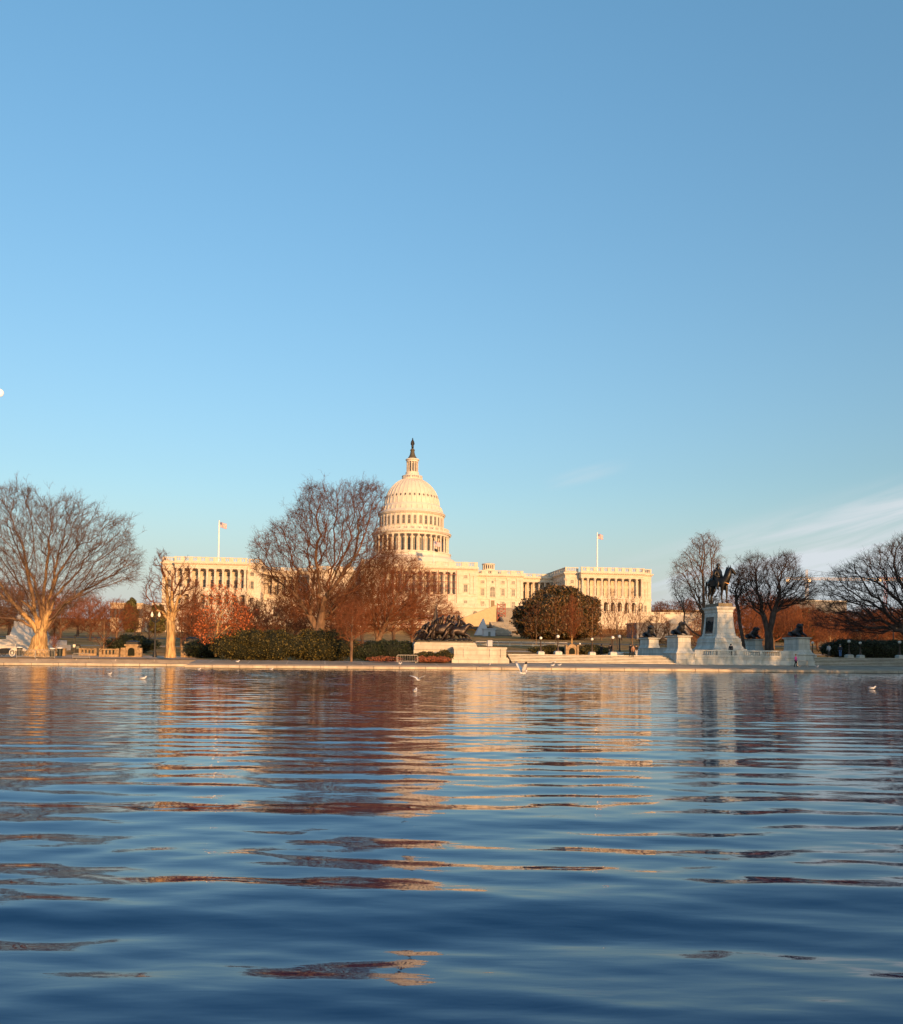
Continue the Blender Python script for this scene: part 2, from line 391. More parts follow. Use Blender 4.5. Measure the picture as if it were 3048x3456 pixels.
# ------------------------------------------------------------------ water
def make_water():
    rng = np.random.default_rng(5)
    # rows get coarser with distance, columns fan out
    ys = [0.6]
    while ys[-1] < 118: ys.append(ys[-1] + max(.04, min(.105, .009 * ys[-1])))
    ys = np.array(ys)
    ka = np.concatenate([[-3.2, -1.6, -1.0], np.linspace(-.62, .62, 520), [1.0, 1.6, 3.2]])
    Y, K = np.meshgrid(ys, ka, indexing='ij')
    X = K * (Y + 3.0)
    Z = np.zeros_like(X); 
    comps = []
    for n_, l0, l1, sd_, side, sl in ((6, 1.6, 3.4, .12, 0, .016), (18, .5, 1.15, .15, 0, .0125), (12, .45, 1.0, .18, .5, .0075), (24, .2, .5, .3, 0, .0090)):
        for i in range(n_):
            comps.append((math.exp(rng.uniform(math.log(l0), math.log(l1))), rng.normal(0, sd_) + side * rng.choice([-1, 1]), sl * rng.uniform(.6, 1.4)))
    for lam, th, sl in comps:
        k = 2 * PI / lam; a = sl / k * 1.35
        ph = rng.uniform(0, 2 * PI)
        gx_ = math.sin(th); gy = math.cos(th)
        # curved fronts: slow phase warp
        warp = .5 * np.sin(X * .11 + ph) + .35 * np.sin(Y * .17 + 2 * ph) + .25 * np.sin((X + Y) * .31 + 3 * ph)
        env = .72 + .28 * np.sin(X * .07 * (1 + .3 * gx_) + 2.3 * ph) * np.sin(Y * .12 + ph)
        att = np.clip((lam / (np.gradient(ys)[:, None] * 2.6)) - .6, 0, 1)   # drop what the rows cannot carry
        if lam > 1.5: grow = .45 + 1.9 * np.exp(-Y / 6.)
        elif lam > .5: grow = .60 + .6 * np.exp(-Y / 10.)
        else: grow = .72 + .3 * np.clip((Y - 35) / 30, 0, 1)
        Z += a * env * att * grow * np.sin(k * (gx_ * X + gy * Y) + warp * 1.6 + ph)
    nr, nc = X.shape
    V = np.stack([X, Y, Z], -1).reshape(-1, 3).astype(np.float32)
    i = np.arange(nr - 1)[:, None] * nc + np.arange(nc - 1)[None, :]
    F = np.stack([i, i + 1, i + nc + 1, i + nc], -1).reshape(-1, 4).astype(np.int32)
    me = bpy.data.meshes.new('water')
    me.vertices.add(len(V)); me.vertices.foreach_set('co', V.ravel())
    me.loops.add(F.size); me.loops.foreach_set('vertex_index', F.ravel())
    me.polygons.add(len(F)); me.polygons.foreach_set('loop_start', np.arange(len(F), dtype=np.int32) * 4)
    me.polygons.foreach_set('use_smooth', np.ones(len(F), bool))
    me.update(calc_edges=True); me.validate()
    m = bpy.data.materials.new('pool_water'); m.use_nodes = True
    nt = m.node_tree; N = nt.nodes; L = nt.links; b = N['Principled BSDF']
    b.inputs['Base Color'].default_value = (.0002, .018, .062, 1); b.inputs['Roughness'].default_value = .004
    b.inputs['IOR'].default_value = 1.5; b.inputs['Specular Tint'].default_value = (.15, .55, 1, 1); b.inputs['Specular IOR Level'].default_value = .5
    tc = N.new('ShaderNodeTexCoord'); prev = None
    for scale, st, strength, dist in ((1.5, (.4, 1.5, 1), 1, .0075), (6.0, (.5, 1.5, 1), 1, .0022)):
        mp = N.new('ShaderNodeMapping'); mp.inputs['Scale'].default_value = st; mp.inputs['Rotation'].default_value = (0, 0, .12)
        L.new(tc.outputs['Object'], mp.inputs[0])
        nz = N.new('ShaderNodeTexNoise'); nz.inputs['Scale'].default_value = scale; nz.inputs['Detail'].default_value = 2.5; nz.inputs['Distortion'].default_value = .3
        L.new(mp.outputs[0], nz.inputs['Vector'])
        bp = N.new('ShaderNodeBump'); bp.inputs['Strength'].default_value = strength; bp.inputs['Distance'].default_value = dist
        sx = N.new('ShaderNodeSeparateXYZ'); L.new(tc.outputs['Object'], sx.inputs[0])
        gr = N.new('ShaderNodeMapRange'); gr.interpolation_type = 'SMOOTHSTEP'; L.new(sx.outputs[1], gr.inputs[0])
        for q_, v_ in enumerate((30, 85, .8, 3.2)): gr.inputs[q_ + 1].default_value = v_
        hm = N.new('ShaderNodeMath'); hm.operation = 'MULTIPLY'; L.new(nz.outputs['Fac'], hm.inputs[0]); L.new(gr.outputs[0], hm.inputs[1])
        L.new(hm.outputs[0], bp.inputs['Height'])
        if prev: L.new(prev, bp.inputs['Normal'])
        prev = bp.outputs[0]
    L.new(prev, b.inputs['Normal'])
    me.materials.append(m)
    o = bpy.data.objects.new('water', me); COL.objects.link(o); o['kind'] = 'structure'
    # the bank of the pool under and around it
make_water()
# ------------------------------------------------------------------ the domed building
CZ = 16.0
cap = thing('domed_building', 'long white marble building with tall ribbed dome and columned wings beyond the park', 'building', W(46.1, 453.2, CZ), PHI)
class CB(MB):     # heights are given above the water
    def build(self, name, m, parent=None, smooth=False, **k):
        self.v = [(x, y, z - CZ) for x, y, z in self.v]
        return MB.build(self, name, m, parent, smooth, **k)
def column_mesh(h, r, n=10, fl=True):
    b = MB()
    b.box(-r*1.35, r*1.35, -r*1.35, r*1.35, 0, r*.45)
    b.lathe([(r*1.25, r*.45), (r*1.25, r*.7), (r, r*.9), (r, h*.35), (r*.84, h - r*2.3), (r*.95, h - r*2.2), (r*.86, h-r*2.0), (r*1.2, h - r*.8), (r*1.35, h - r*.35)], n, cap=False)
    b.box(-r*1.4, r*1.4, -r*1.4, r*1.4, h - r*.35, h)
    return b.mesh('column', M['marble'], True)
def put(name, me, x, y, z, rz=0, parent=cap):
    return link(name, me, parent, (x, y, z - CZ), rz)
def win_meshes(w, h, arch=False, frame=.28, ped=False):
    """frame and pane, facing -y, origin at the centre of the sill"""
    f = MB(); p = MB()
    if arch:
        N_ = 8; r = w / 2
        pts = [(-r, 0), (r, 0)] + [(r*math.cos(PI*i/N_), h - r + r*math.sin(PI*i/N_)) for i in range(N_ + 1)]
        R2 = r + frame
        ring_o = [(R2, 0)] + [(R2*math.cos(PI*i/N_), h - r + R2*math.sin(PI*i/N_)) for i in range(N_ + 1)] + [(-R2, 0)]
        ring_i = [(r, 0)] + [(r*math.cos(PI*i/N_), h - r + r*math.sin(PI*i/N_)) for i in range(N_ + 1)] + [(-r, 0)]
        for a, c, d, e in zip(ring_o, ring_o[1:], ring_i[1:], ring_i): f.prismy([a, c, d, e], -.22, .05)
        p.prismy(pts, -.06, .02)
    else:
        f.box(-w/2-frame, -w/2, -.22, .05, -.1, h); f.box(w/2, w/2+frame, -.22, .05, -.1, h); f.box(-w/2-frame, w/2+frame, -.24, .05, h, h+frame)
        p.box(-w/2, w/2, -.06, .02, 0, h)
    f.box(-w/2-frame*1.3, w/2+frame*1.3, -.34, .05, -.3, -.1)
    for q in ((-.04, .04),): f.box(q[0], q[1], -.10, -.07, 0, h - (w*.05))
    f.box(-w/2, w/2, -.10, -.07, h*.5-.04, h*.5+.04)
    if ped: f.prismy([(-w/2-.6, h+frame+.25), (w/2+.6, h+frame+.25), (0, h+frame+1.05)], -.45, .05); f.box(-w/2-.6, w/2+.6, -.4, .05, h+frame+.05, h+frame+.25)
    return f.mesh('window', M['marble']), p.mesh('pane', M['glass'])
def window(ms, x, y, z, rz=0, name='window'):
    o = put(name, ms[0], x, y, z, rz); link('pane', ms[1], o); return o
def balustr(b, x0, x1, y, z0, h=1.5, every=4.5, th=.5, solid=.45):
    """low parapet along x with solid piers and open baluster runs"""
    b.box(x0, x1, y - th/2, y + th/2, z0, z0 + h*.2); b.box(x0, x1, y - th/2, y + th/2, z0 + h*.84, z0 + h)
    n = max(1, round((x1 - x0) / every)); L_ = (x1 - x0) / n
    for i in range(n + 1):
        a = max(x0, x0 + i*L_ - solid*1.6); c = min(x1, x0 + i*L_ + solid*1.6)
        b.box(a, c, y - th*.62, y + th*.62, z0, z0 + h*1.03)
    for i in range(n):
        m_ = max(2, int(L_ / .75))
        for k in range(1, m_):
            q = x0 + i*L_ + L_*k/m_
            b.box(q - .13, q + .13, y - .15, y + .15, z0 + h*.2, z0 + h*.84)
def cornice(b, x0, x1, y, z, d=.9, h=.6, side=0):
    """projecting cornice on a wall face at y (towards -y) with dentils"""
    b.box(x0 - side, x1 + side, y - d, y + .3, z, z + h)
    b.box(x0 - side*.5, x1 + side*.5, y - d*.55, y + .3, z - h*.5, z)
    n = int((x1 - x0) / .9)
    for i in range(n):
        q = x0 + (i + .5) * (x1 - x0) / n
        b.box(q - .2, q + .2, y - d*.85, y - d*.5, z - h*.42, z)
# --- wings
col_w = column_mesh(9.6, .60)
pil_w = MB().box(-.55, .55, -.22, .1, 0, 9.2).box(-.75, .75, -.34, .1, 8.5, 9.6).box(-.7, .7, -.3, .1, 0, .5).mesh('pilaster', M['marble'])
w_hi = win_meshes(1.7, 3.4, ped=True); w_sm = win_meshes(1.5, 1.5); w_lo = win_meshes(1.9, 3.6); w_ar = win_meshes(2.1, 4.9, arch=True, frame=.25)
w_tall = win_meshes(1.5, 4.1)
def wing(cx, sgn):
    x0, x1 = cx - 22.1, cx + 22.1
    YF = -38.0; YP = -42.0; c0 = cx - 16.0; c1 = cx + 16.0
    if sgn > 0: c0 += .9; c1 += .9
    b = CB()
    b.box(x0, x1, YF + 2.2, 24, 22.0, 42.3)                   # body (front skin stands on it)
    b.box(x0, c0, YF, YF + 2.2, 22.0, 42.3); b.box(c1, x1, YF, YF + 2.2, 22.0, 42.3)
    b.box(c0 - .01, c1 + .01, YF, YF + 2.2, 22.0, 29.6)
    b.build('wall', M['marble'], cap)
    # ground storey of the portico: arcade
    b = CB(); b.box(c0, c1, YP, YF - .01, 22.0, 23.0); b.box(c0, c1, YP, YF - .01, 28.4, 30.2)
    pw = (c1 - c0) / 9
    for i in range(10):
        q = c0 + i * pw
        b.box(max(c0, q - .75), min(c1, q + .75), YP, YP + 1.3, 23.0, 28.4)
    for i in range(9):      # arch spandrels
        q = c0 + (i + .5) * pw; r = pw/2 - .75
        for k in range(6):
            a0 = PI * k / 6; a1 = PI * (k + 1) / 6
            b.prismy([(q + r*math.cos(a0), 28.42), (q + r*math.cos(a0), 28.35 - r + r*math.sin(a0)), (q + r*math.cos(a1), 28.35 - r + r*math.sin(a1)), (q + r*math.cos(a1), 28.42)], YP + .01, YP + 1.2)
    b.box(c0 - .3, c1 + .3, YP - .3, YP + .1, 29.7, 30.25)
    b.build('arcade', M['marble'], cap)
    for i in range(9): window(w_lo, c0 + (i + .5) * pw, YF, 23.4)
    # columns and entablature
    for i in range(10): put('column', col_w, min(max(c0 + i * pw, c0 + .85), c1 - .85), YP + .9, 30.5)
    b = CB(); balustr(b, c0, c1, YP + .25, 30.25, 1.1, pw, .3, .4); b.build('balcony', M['marble'], cap)
    b = CB()
    b.box(c0 - .1, c1 + .1, YP + .1, YF + 2.2, 40.1, 42.3); b.box(c0 - .12, c1 + .12, YP - .02, YP + .1, 41.0, 41.15)
    for xa in (x0, c1): b.box(xa + .02, (c0 if xa == x0 else x1) - .02, YF - .15, YF, 40.1, 41.9)
    cornice(b, c0, c1, YP + .1, 42.3, 1.1, .7, .6)
    cornice(b, x0, c0 - .7, YF, 42.3, .9, .7, .0); cornice(b, c1 + .7, x1, YF, 42.3, .9, .7, .0)
    # side cornices
    for xs, d in ((x0, -1), (x1, 1)):
        b.box(min(xs, xs + d*.9), max(xs, xs + d*.9), YF - .9, 24, 42.3, 43.0); b.box(min(xs, xs + d*.45), max(xs, xs + d*.45), YF - .5, 24, 41.8, 42.3)
    b.box(x0, x1, YF, 24, 42.3, 43.2)
    b.build('cornice', M['marble'], cap)
    b = CB()
    balustr(b, c0 - .2, c1 + .2, YP + .2, 43.0, 2.3, pw * 1.0, .6, .55)
    balustr(b, x0, c0 - .4, YF + .1, 43.2, 2.2, 4.5, .6); balustr(b, c1 + .4, x1, YF + .1, 43.2, 2.2, 4.5, .6)
    for xs in (x0 + .3, x1 - .3):
        st = len(b.v); balustr(b, YF, 24, 0, 43.2, 2.2, 4.5, .6)
        b.v = b.v[:st] + [(xs - y, x, z) for x, y, z in b.v[st:]]
    b.build('balustrade', M['marble'], cap)
    # windows behind the columns
    for i in range(9):
        q = c0 + (i + .5) * pw
        window(w_tall, q, YF + 2.2, 31.3); window(w_sm, q, YF + 2.2, 37.2)
    for q in (x0 + 1.2, c0 - 1.2 if c0 - x0 > 4 else c0 - .9, c1 + 1.1, x1 - 1.2, x1 - 2.6):
        put('pilaster', pil_w, q, YF, 30.5)
    for q in ((x0 + c0) / 2, (c1 + x1) / 2 - .8):
        window(w_hi, q, YF, 31.5); window(w_sm, q, YF, 37.6); window(w_lo, q, YF, 23.6)
    # flank facing the middle of the building
    xs = x0 if sgn > 0 else x1; rz = -PI/2 if sgn > 0 else PI/2
    for k in range(7):
        y = YF + 3.2 + k * 3.9
        put('pilaster', pil_w, xs, y - 1.9, 30.5, rz)
        window(w_hi, xs, y, 31.5, rz); window(w_sm, xs, y, 37.6, rz)
    b = CB(); b.box(x0 - .3, x1 + .3, YF - .3, 24.3, 21.0, 22.6); b.box(x0 - .16, c0, YF - .16, 24.1, 29.6, 30.4); b.box(c1, x1 + .16, YF - .16, 24.1, 29.6, 30.4)
    b.build('plinth_course', M['marble'], cap)
wing(94.3, 1); wing(-96.3, -1)
# --- connecting corridors with columns
col_c = column_mesh(9.2, .55)
for sg in (1, -1):
    xa, xb = (52.0, 72.2) if sg > 0 else (-74.2, -52.0)
    b = CB(); b.box(xa, xb, -11, 12, 20, 41.5); b.box(xa, xb, -15, -11.0, 20, 30.2); b.box(xa, xb, -15.2, -11, 39.6, 41.6)
    b.build('corridor', M['marble'], cap)
    for i in range(7):
        q = xa + .9 + (xb - xa - 1.8) * i / 6
        put('column', col_c, q, -14.2, 30.3)
        if i < 6: window(w_tall, q + (xb-xa-1.8)/12, -11, 31.2); window(w_sm, q + (xb-xa-1.8)/12, -11, 36.8)
    b = CB(); cornice(b, xa, xb, -15.2, 41.6, .8, .6); balustr(b, xa, xb, -15, 42.2, 1.7, 4.6, .5); b.build('balustrade', M['marble'], cap)
# --- old blocks
pil_o = MB().box(-.6, .6, -.28, .1, 0, 9.4).box(-.85, .85, -.45, .1, 8.6, 9.9).box(-.8, .8, -.4, .1, 0, .7).mesh('pilaster', M['marble'])
_g = M['glass']; M['glass'] = M['glassp']
w_big = win_meshes(2.6, 5.0, arch=True, frame=.4); w_o = win_meshes(1.6, 3.2, ped=True); w_os = win_meshes(1.5, 1.3); w_ob = win_meshes(1.6, 2.8)
M['glass'] = _g
door_m = (MB().box(-1.5, -.95, -.3, .05, 0, 4.2).box(.95, 1.5, -.3, .05, 0, 4.2).box(-1.6, 1.6, -.35, .05, 4.2, 4.8).mesh('door', M['marble']),
          MB().box(-.95, .95, -.08, .02, 0, 4.2).mesh('pane', mat('wooden_door', (.16,.11,.05), .5)))
for sg in (1, -1):
    xa, xb = (28.0, 52.0) if sg > 0 else (-52.0, -28.0); YF = -34.0
    b = CB(); b.box(xa, xb, YF, 20, 20, 40.6); b.box(xa, xb, YF - .25, YF, 29.0, 29.8); b.box(xa, xb, YF - .2, YF, 20, 25.0)
    b.box(xa, xb, YF - .2, YF, 39.5, 40.6)
    b.build('wall', M['marble'], cap)
    b = CB(); cornice(b, xa, xb, YF - .2, 40.6, 1.0, .7, .3); b.box(xa, xb, YF, 20, 40.6, 41.4); balustr(b, xa, xb, YF + .1, 41.3, 2.0, 5.2, .6, .9); b.build('balustrade', M['marble'], cap)
    for u in (1.2, 6.4, 10.9, 16.7, 21.4, 23.2): put('pilaster', pil_o, (xa + u) if sg > 0 else (xb - u), YF, 29.8)
    for u in (3.8, 14.0 - .1, 19.1):
        x = (xa + u) if sg > 0 else (xb - u)
        window(w_o, x, YF, 31.0); window(w_os, x, YF, 36.9); window(w_ob, x, YF - .2, 25.2)
    x = xa + 8.7 if sg > 0 else xb - 8.7
    window(w_big, x, YF, 30.3); f = put('window', MB().lathe([(.62, -.1), (.62, .1)], 14).xf(Matrix.Rotation(PI/2, 4, 'X')).mesh('oculus', M['glass']), x, YF, 37.6)
    b = CB()
    for k in range(12):
        a0 = PI*k/12; a1 = PI*(k+1)/12
        b.prismy([(x+3.0*math.cos(a0), 36.0+3.0*math.sin(a0)), (x+3.0*math.cos(a1), 36.0+3.0*math.sin(a1)), (x+2.7*math.cos(a1), 36.0+2.7*math.sin(a1)), (x+2.7*math.cos(a0), 36.0+2.7*math.sin(a0))], YF-.25, YF+.05)
    b.box(x-3.0, x-2.7, YF-.25, YF+.05, 29.9, 36.0); b.box(x+2.7, x+3.0, YF-.25, YF+.05, 29.9, 36.0); b.build('blind_arch', M['marble'], cap)
    d = put('door', door_m[0], x, YF - .2, 24.3); link('door_leaf', door_m[1], d)
# low round cupola on the right block
b = CB(); b.lathe([(9.8, 41.2), (9.4, 42.4), (6.5, 44.6), (3.3, 45.8), (3.2, 45.9)], 28, 40, -6); b.build('cupola_roof', M['roofgreen'], cap, True)
b = CB(); b.lathe([(3.3, 45.7), (3.3, 46.3), (2.9, 46.3), (2.9, 48.9), (3.5, 48.9), (3.5, 49.3), (3.1, 49.5), (.2, 50.0)], 28, 40, -6); 
for i in range(16):
    a = 2*PI*i/16; b.box(40+3.05*math.cos(a)-.15, 40+3.05*math.cos(a)+.15, -6+3.05*math.sin(a)-.15, -6+3.05*math.sin(a)+.15, 46.3, 48.9)
cu = b.build('cupola', M['iron'], cap)
b = CB()
for i in range(16):
    a = 2*PI*(i+.5)/16; st = len(b.v); b.box(2.84, 2.95, -.28, .28, 46.7, 48.5); b.xf(Matrix.Translation((40, -6, 0)) @ Matrix.Rotation(a, 4, 'Z'), st)
b.build('cupola_glass', M['glass'], cap)
# --- centre block
YC = -41.0
b = CB(); b.box(-28, 28, YC + 4, 20, 20, 43.0); b.box(-28, -17, YC, YC + 4, 20, 43.0); b.box(17, 28, YC, YC + 4, 20, 43.0); b.box(-17, 17, YC, YC + 4, 20, 30.6)
b.box(-17.2, 17.2, YC + .02, YC + 4, 41.3, 43.0); b.box(-28, 28, YC - .25, YC + .01, 29.9, 30.6); b.build('wall', M['marble'], cap)
b = CB(); cornice(b, -28, 28, YC, 43.0, 1.1, .8, .3); balustr(b, -28, 28, YC + .2, 43.8, 2.4, 6.2, .7, 1.1)
b.box(-28, 28, YC+.5, 20, 43.0, 43.9); b.build('balustrade', M['marble'], cap)
col_l = column_mesh(10.4, .62)
for i in range(10): put('column', col_l, -15.3 + 30.6 * i / 9, YC + 1.1, 30.9)
for i in range(9): window(w_hi, -15.3 + 30.6 * (i + .5) / 9, YC + 4, 32.0); window(w_os, -15.3 + 30.6 * (i + .5) / 9, YC + 4, 38.0)
for x in (-26.6, -24.9, -19.4, -18, 18, 19.4, 24.9, 26.6): put('pilaster', pil_o, x, YC, 31.0)
for x in (-22.2, 22.2): window(w_hi, x, YC, 32.0); window(w_os, x, YC, 38.6); window(w_ob, x, YC, 25.0)
# --- dome
b = CB(); b.prismz([(24.5*math.cos(PI/8+PI*i/4), 24.5*math.sin(PI/8+PI*i/4)) for i in range(8)], 43.0, 46.5)
b.lathe([(24.4, 46.5), (24.0, 47.6), (22.6, 50.6), (21.2, 51.2), (20.6, 51.9), (20.6, 53.2), (20.9, 53.3), (20.9, 53.8), (15, 53.9)], 72); b.build('dome_skirt', M['iron'], cap, True)
col_p = column_mesh(8.6, .52, 10)
for i in range(36):
    a = 2*PI*(i + .5)/36; put('peristyle_column', col_p, 19.2*math.cos(a), 19.2*math.sin(a), 53.85, a)
b = CB(); b.lathe([(15.6, 53.8), (15.6, 62.4)], 72, cap=False); b.build('drum', M['iron'], cap, True)
b = CB(); b.lathe([(15.5, 62.3), (19.8, 62.4), (19.8, 63.4), (20.1, 63.5), (20.9, 63.9), (20.9, 64.3), (20.1, 64.6), (15.5, 64.7)], 72, cap=False)
for i in range(144):
    a = 2*PI*i/144; st = len(b.v); b.box(19.9, 20.6, -.22, .22, 63.35, 63.85); b.xf(Matrix.Rotation(a, 4, 'Z'), st)
b.build('peristyle_cornice', M['iron'], cap, True)
b = CB(); b.lathe([(19.4, 66.2), (19.7, 66.2), (19.7, 66.5), (19.4, 66.5)], 72, cap=False)
b.lathe([(19.3, 64.6), (19.7, 64.6), (19.7, 65.0), (19.3, 65.0)], 72, cap=False)
for i in range(144):
    a = 2*PI*i/144; wd = .55 if i % 4 == 0 else .13; st = len(b.v); b.box(19.3, 19.72, -wd, wd, 64.6, 66.4); b.xf(Matrix.Rotation(a, 4, 'Z'), st)
b.build('dome_balustrade', M['iron'], cap)
# tall arched windows of the drum (front half shows)
wd = win_meshes(1.5, 6.4, arch=True, frame=.22); wu = win_meshes(1.25, 4.4, arch=True, frame=.3)
for i in range(36):
    a = 2*PI*i/36
    if math.sin(a) > .3: continue
    window(wd, 15.6*math.cos(a), 15.6*math.sin(a), 54.6, a + PI/2, 'drum_window')
    window(wu, 16.5*math.cos(a), 16.5*math.sin(a), 67.9, a + PI/2, 'attic_window')
b = CB(); b.lathe([(17.2, 64.6), (17.2, 66.6), (16.5, 66.9), (16.5, 73.2), (16.8, 73.4), (17.0, 73.9), (17.7, 74.2), (17.7, 74.6), (17.0, 74.9), (16.6, 75.6), (15.9, 76.2), (15.5, 78.2), (15.0, 78.6), (14.6, 79.3)], 72, cap=False)
for i in range(36):
    a = 2*PI*(i+.5)/36; st = len(b.v); b.box(16.4, 16.85, -.42, .42, 67.0, 73.3)
    b.frus((15.4, 16.75, -.35, .35, 75.3), (15.2, 15.75, -.3, .3, 78.0)); b.xf(Matrix.Rotation(a, 4, 'Z'), st)
for i in range(120):
    a = 2*PI*i/120; st = len(b.v); b.box(16.7, 17.4, -.2, .2, 73.6, 74.15); b.xf(Matrix.Rotation(a, 4, 'Z'), st)
b.build('dome_attic', M['iron'], cap, True)
prof = [(14.5, 79.2), (14.35, 80.6), (13.95, 82.6), (13.3, 84.5), (12.3, 86.6), (11.0, 88.5), (9.3, 90.4), (7.7, 91.7), (5.7, 92.9), (4.8, 93.2)]
b = CB(); b.lathe(prof, 72, cap=False); b.build('dome_shell', M['iron'], cap, True)
b = CB()
for i in range(36):
    a = 2*PI*(i+.5)/36; c_, s_ = math.cos(a), math.sin(a)
    vs = []
    for (r, z) in prof[:-1]:
        wv = .12 + .22 * r / 14; rr = r + .26
        for sx, rq in ((-wv, r - .1), (-wv*.8, rr), (wv*.8, rr), (wv, r - .1)): vs.append((rq*c_ - sx*s_, rq*s_ + sx*c_, z))
    n = len(prof) - 1
    b.add(vs, [(j*4+k, j*4+k+1, (j+1)*4+k+1, (j+1)*4+k) for j in range(n-1) for k in range(3)])
b.build('dome_rib', M['iron'], cap)['kind'] = 'stuff'
ocf = MB().lathe([(.62, -.1), (.62, .22), (.42, .22)], 12, cap=False).xf(Matrix.Diagonal((1, 1.75, 1, 1)))
ocp = MB().lathe([(.44, -.1), (.44, .12)], 12).xf(Matrix.Diagonal((1, 1.85, 1, 1)))
ocf = ocf.xf(Matrix.Rotation(PI/2, 4, 'X')).mesh('oculus', M['iron']); ocp = ocp.xf(Matrix.Rotation(PI/2, 4, 'X')).mesh('pane', M['glass'])
for i in range(36):
    a = 2*PI*i/36
    if math.sin(a) > .3: continue
    o = put('oculus', ocf, 13.75*math.cos(a), 13.75*math.sin(a), 83.2, 0); o.rotation_euler = (-.27, 0, a + PI/2); link('pane', ocp, o)
# lantern
b = CB(); b.lathe([(5.3, 92.7), (5.5, 93.0), (5.5, 93.5), (5.0, 93.6), (4.6, 94.2), (3.9, 95.4), (3.5, 96.2), (3.5, 97.0), (3.2, 97.1)], 36); 
for i in range(28):
    a = 2*PI*i/28; st = len(b.v); b.box(5.1, 5.35, -.12 if i % 4 else -.4, .12 if i % 4 else .4, 93.5, 94.8); b.xf(Matrix.Rotation(a, 4, 'Z'), st)
b.lathe([(5.0, 94.7), (5.45, 94.7), (5.45, 95.0), (5.0, 95.0)], 36, cap=False)
b.lathe([(2.0, 97.1), (2.0, 102.6)], 20, cap=False); b.build('lantern', M['iron'], cap, True)
col_n = column_mesh(5.5, .26, 8)
for i in range(12):
    a = 2*PI*(i+.5)/12; put('lantern_column', col_n, 2.85*math.cos(a), 2.85*math.sin(a), 97.1, a)
b = CB()
for i in range(12):
    a = 2*PI*i/12; st = len(b.v); b.box(1.95, 2.06, -.32, .32, 97.7, 101.8); b.xf(Matrix.Rotation(a, 4, 'Z'), st)
b.build('lantern_glass', M['glass'], cap)
b = CB(); b.lathe([(2.0, 102.5), (3.1, 102.5), (3.2, 103.2), (3.6, 103.5), (3.6, 103.9), (3.1, 104.2), (2.4, 104.4)], 30); b.build('lantern_cornice', M['iron'], cap, True)
b = CB(); b.lathe([(2.35, 104.3), (2.3, 104.8), (1.9, 105.4), (1.4, 106.4), (1.15, 107.6), (1.0, 108.4), (1.25, 108.7), (1.25, 109.0), (.9, 109.3), (.7, 109.8)], 20); b.build('cupola_cap', M['bronzeg'], cap, True)
st_ = skin('statue', [(0,0,109.7-CZ),(0,0,111.0-CZ),(0,-.05,112.6-CZ),(0,0,113.7-CZ),(0,-.05,114.4-CZ),(0,0,114.95-CZ),(0,.1,115.5-CZ),(-.55,0,113.4-CZ),(-.85,-.1,112.3-CZ),(-.7,-.3,111.4-CZ),(.55,0,113.4-CZ),(.8,-.1,112.4-CZ),(.75,-.35,111.6-CZ)],
     [(0,1),(1,2),(2,3),(3,4),(4,5),(5,6),(3,7),(7,8),(8,9),(3,10),(10,11),(11,12)], [.75,.72,.62,.55,.28,.36,.2,.34,.26,.2,.34,.26,.2], M['bronze'], cap, 1)
# scaffolding in the middle bay and at the terrace foot
M['scaf'] = mat('red_scaffold', (.30,.10,.07), .7, .2)
# --- west terrace: podium, walls, stairs
b = CB(); YT = -62.0
b.box(-78, 29, YT, YC - .5, 12, 23.9); b.box(-78, -28.1, YC - .5, -34.3, 12, 23.88); b.box(28.1, 78, -56, -34.3, 12, 23.86)
b.box(-78, 29, YT - .35, YT, 23.1, 23.7); b.box(-119, -78, YT + 4, -42.6, 12, 21.9); b.box(78, 145, YT + 4, -42.6, 12, 21.9)
b.box(51, 78, YT + 4, -56, 12, 23.8)
b.build('terrace', M['marble'], cap)
b = CB(); balustr(b, -78, 29, YT + .3, 23.9, 1.2, 5, .5, .7); balustr(b, 51, 78, YT + 4.3, 23.8, 1.2, 5, .5, .7); balustr(b, -119, -78, YT + 4.3, 21.9, 1.1, 5, .5, .7); balustr(b, 78, 145, YT + 4.3, 21.9, 1.1, 5, .5, .7)
b.build('terrace_balustrade', M['marble'], cap)
w_t = win_meshes(2.0, 3.6, arch=True, frame=.4)
for i in range(13): window(w_t, -74 + i * 8.1, YT, 18.2)
# stair flights
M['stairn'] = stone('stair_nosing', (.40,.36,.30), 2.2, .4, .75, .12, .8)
M['stair'] = stone('stair_stone', (.15,.14,.13), 2.2, .4, .75, .12, .8)  # darker than the nosing: shadow lines between steps put into the colour
b = CB(); nst = 22; b2 = CB()
for i in range(nst):
    z1 = 23.8 - 13.6 * i / nst
    y1 = -56 - 1.0 - 36.0 * i / nst
    xl = 33.5 if i < 12 else 27.0
    b.box(xl, 48.5, y1 - 36.0/nst - .12, y1, z1 - .26, z1); b2.box(xl + .01, 48.49, y1 - 36.0/nst, y1 + .5, 8.5, z1 - .26)
b.build('stairs', M['stairn'], cap); b2.build('riser', M['stair'], cap)
b = CB(); b.tube([(41, -80, 17.4), (41, -93, 12.4)], .12, 5).tube([(41, -80, 16.2), (41, -93, 11.2)], .1, 5)
for i_ in range(6): b.tube([(41, -80 - 2.6*i_, 15.4 - 1.0*i_), (41, -80 - 2.6*i_, 17.4 - 1.0*i_)], .1, 4)
b.build('handrail', M['black'], cap)
b = CB()
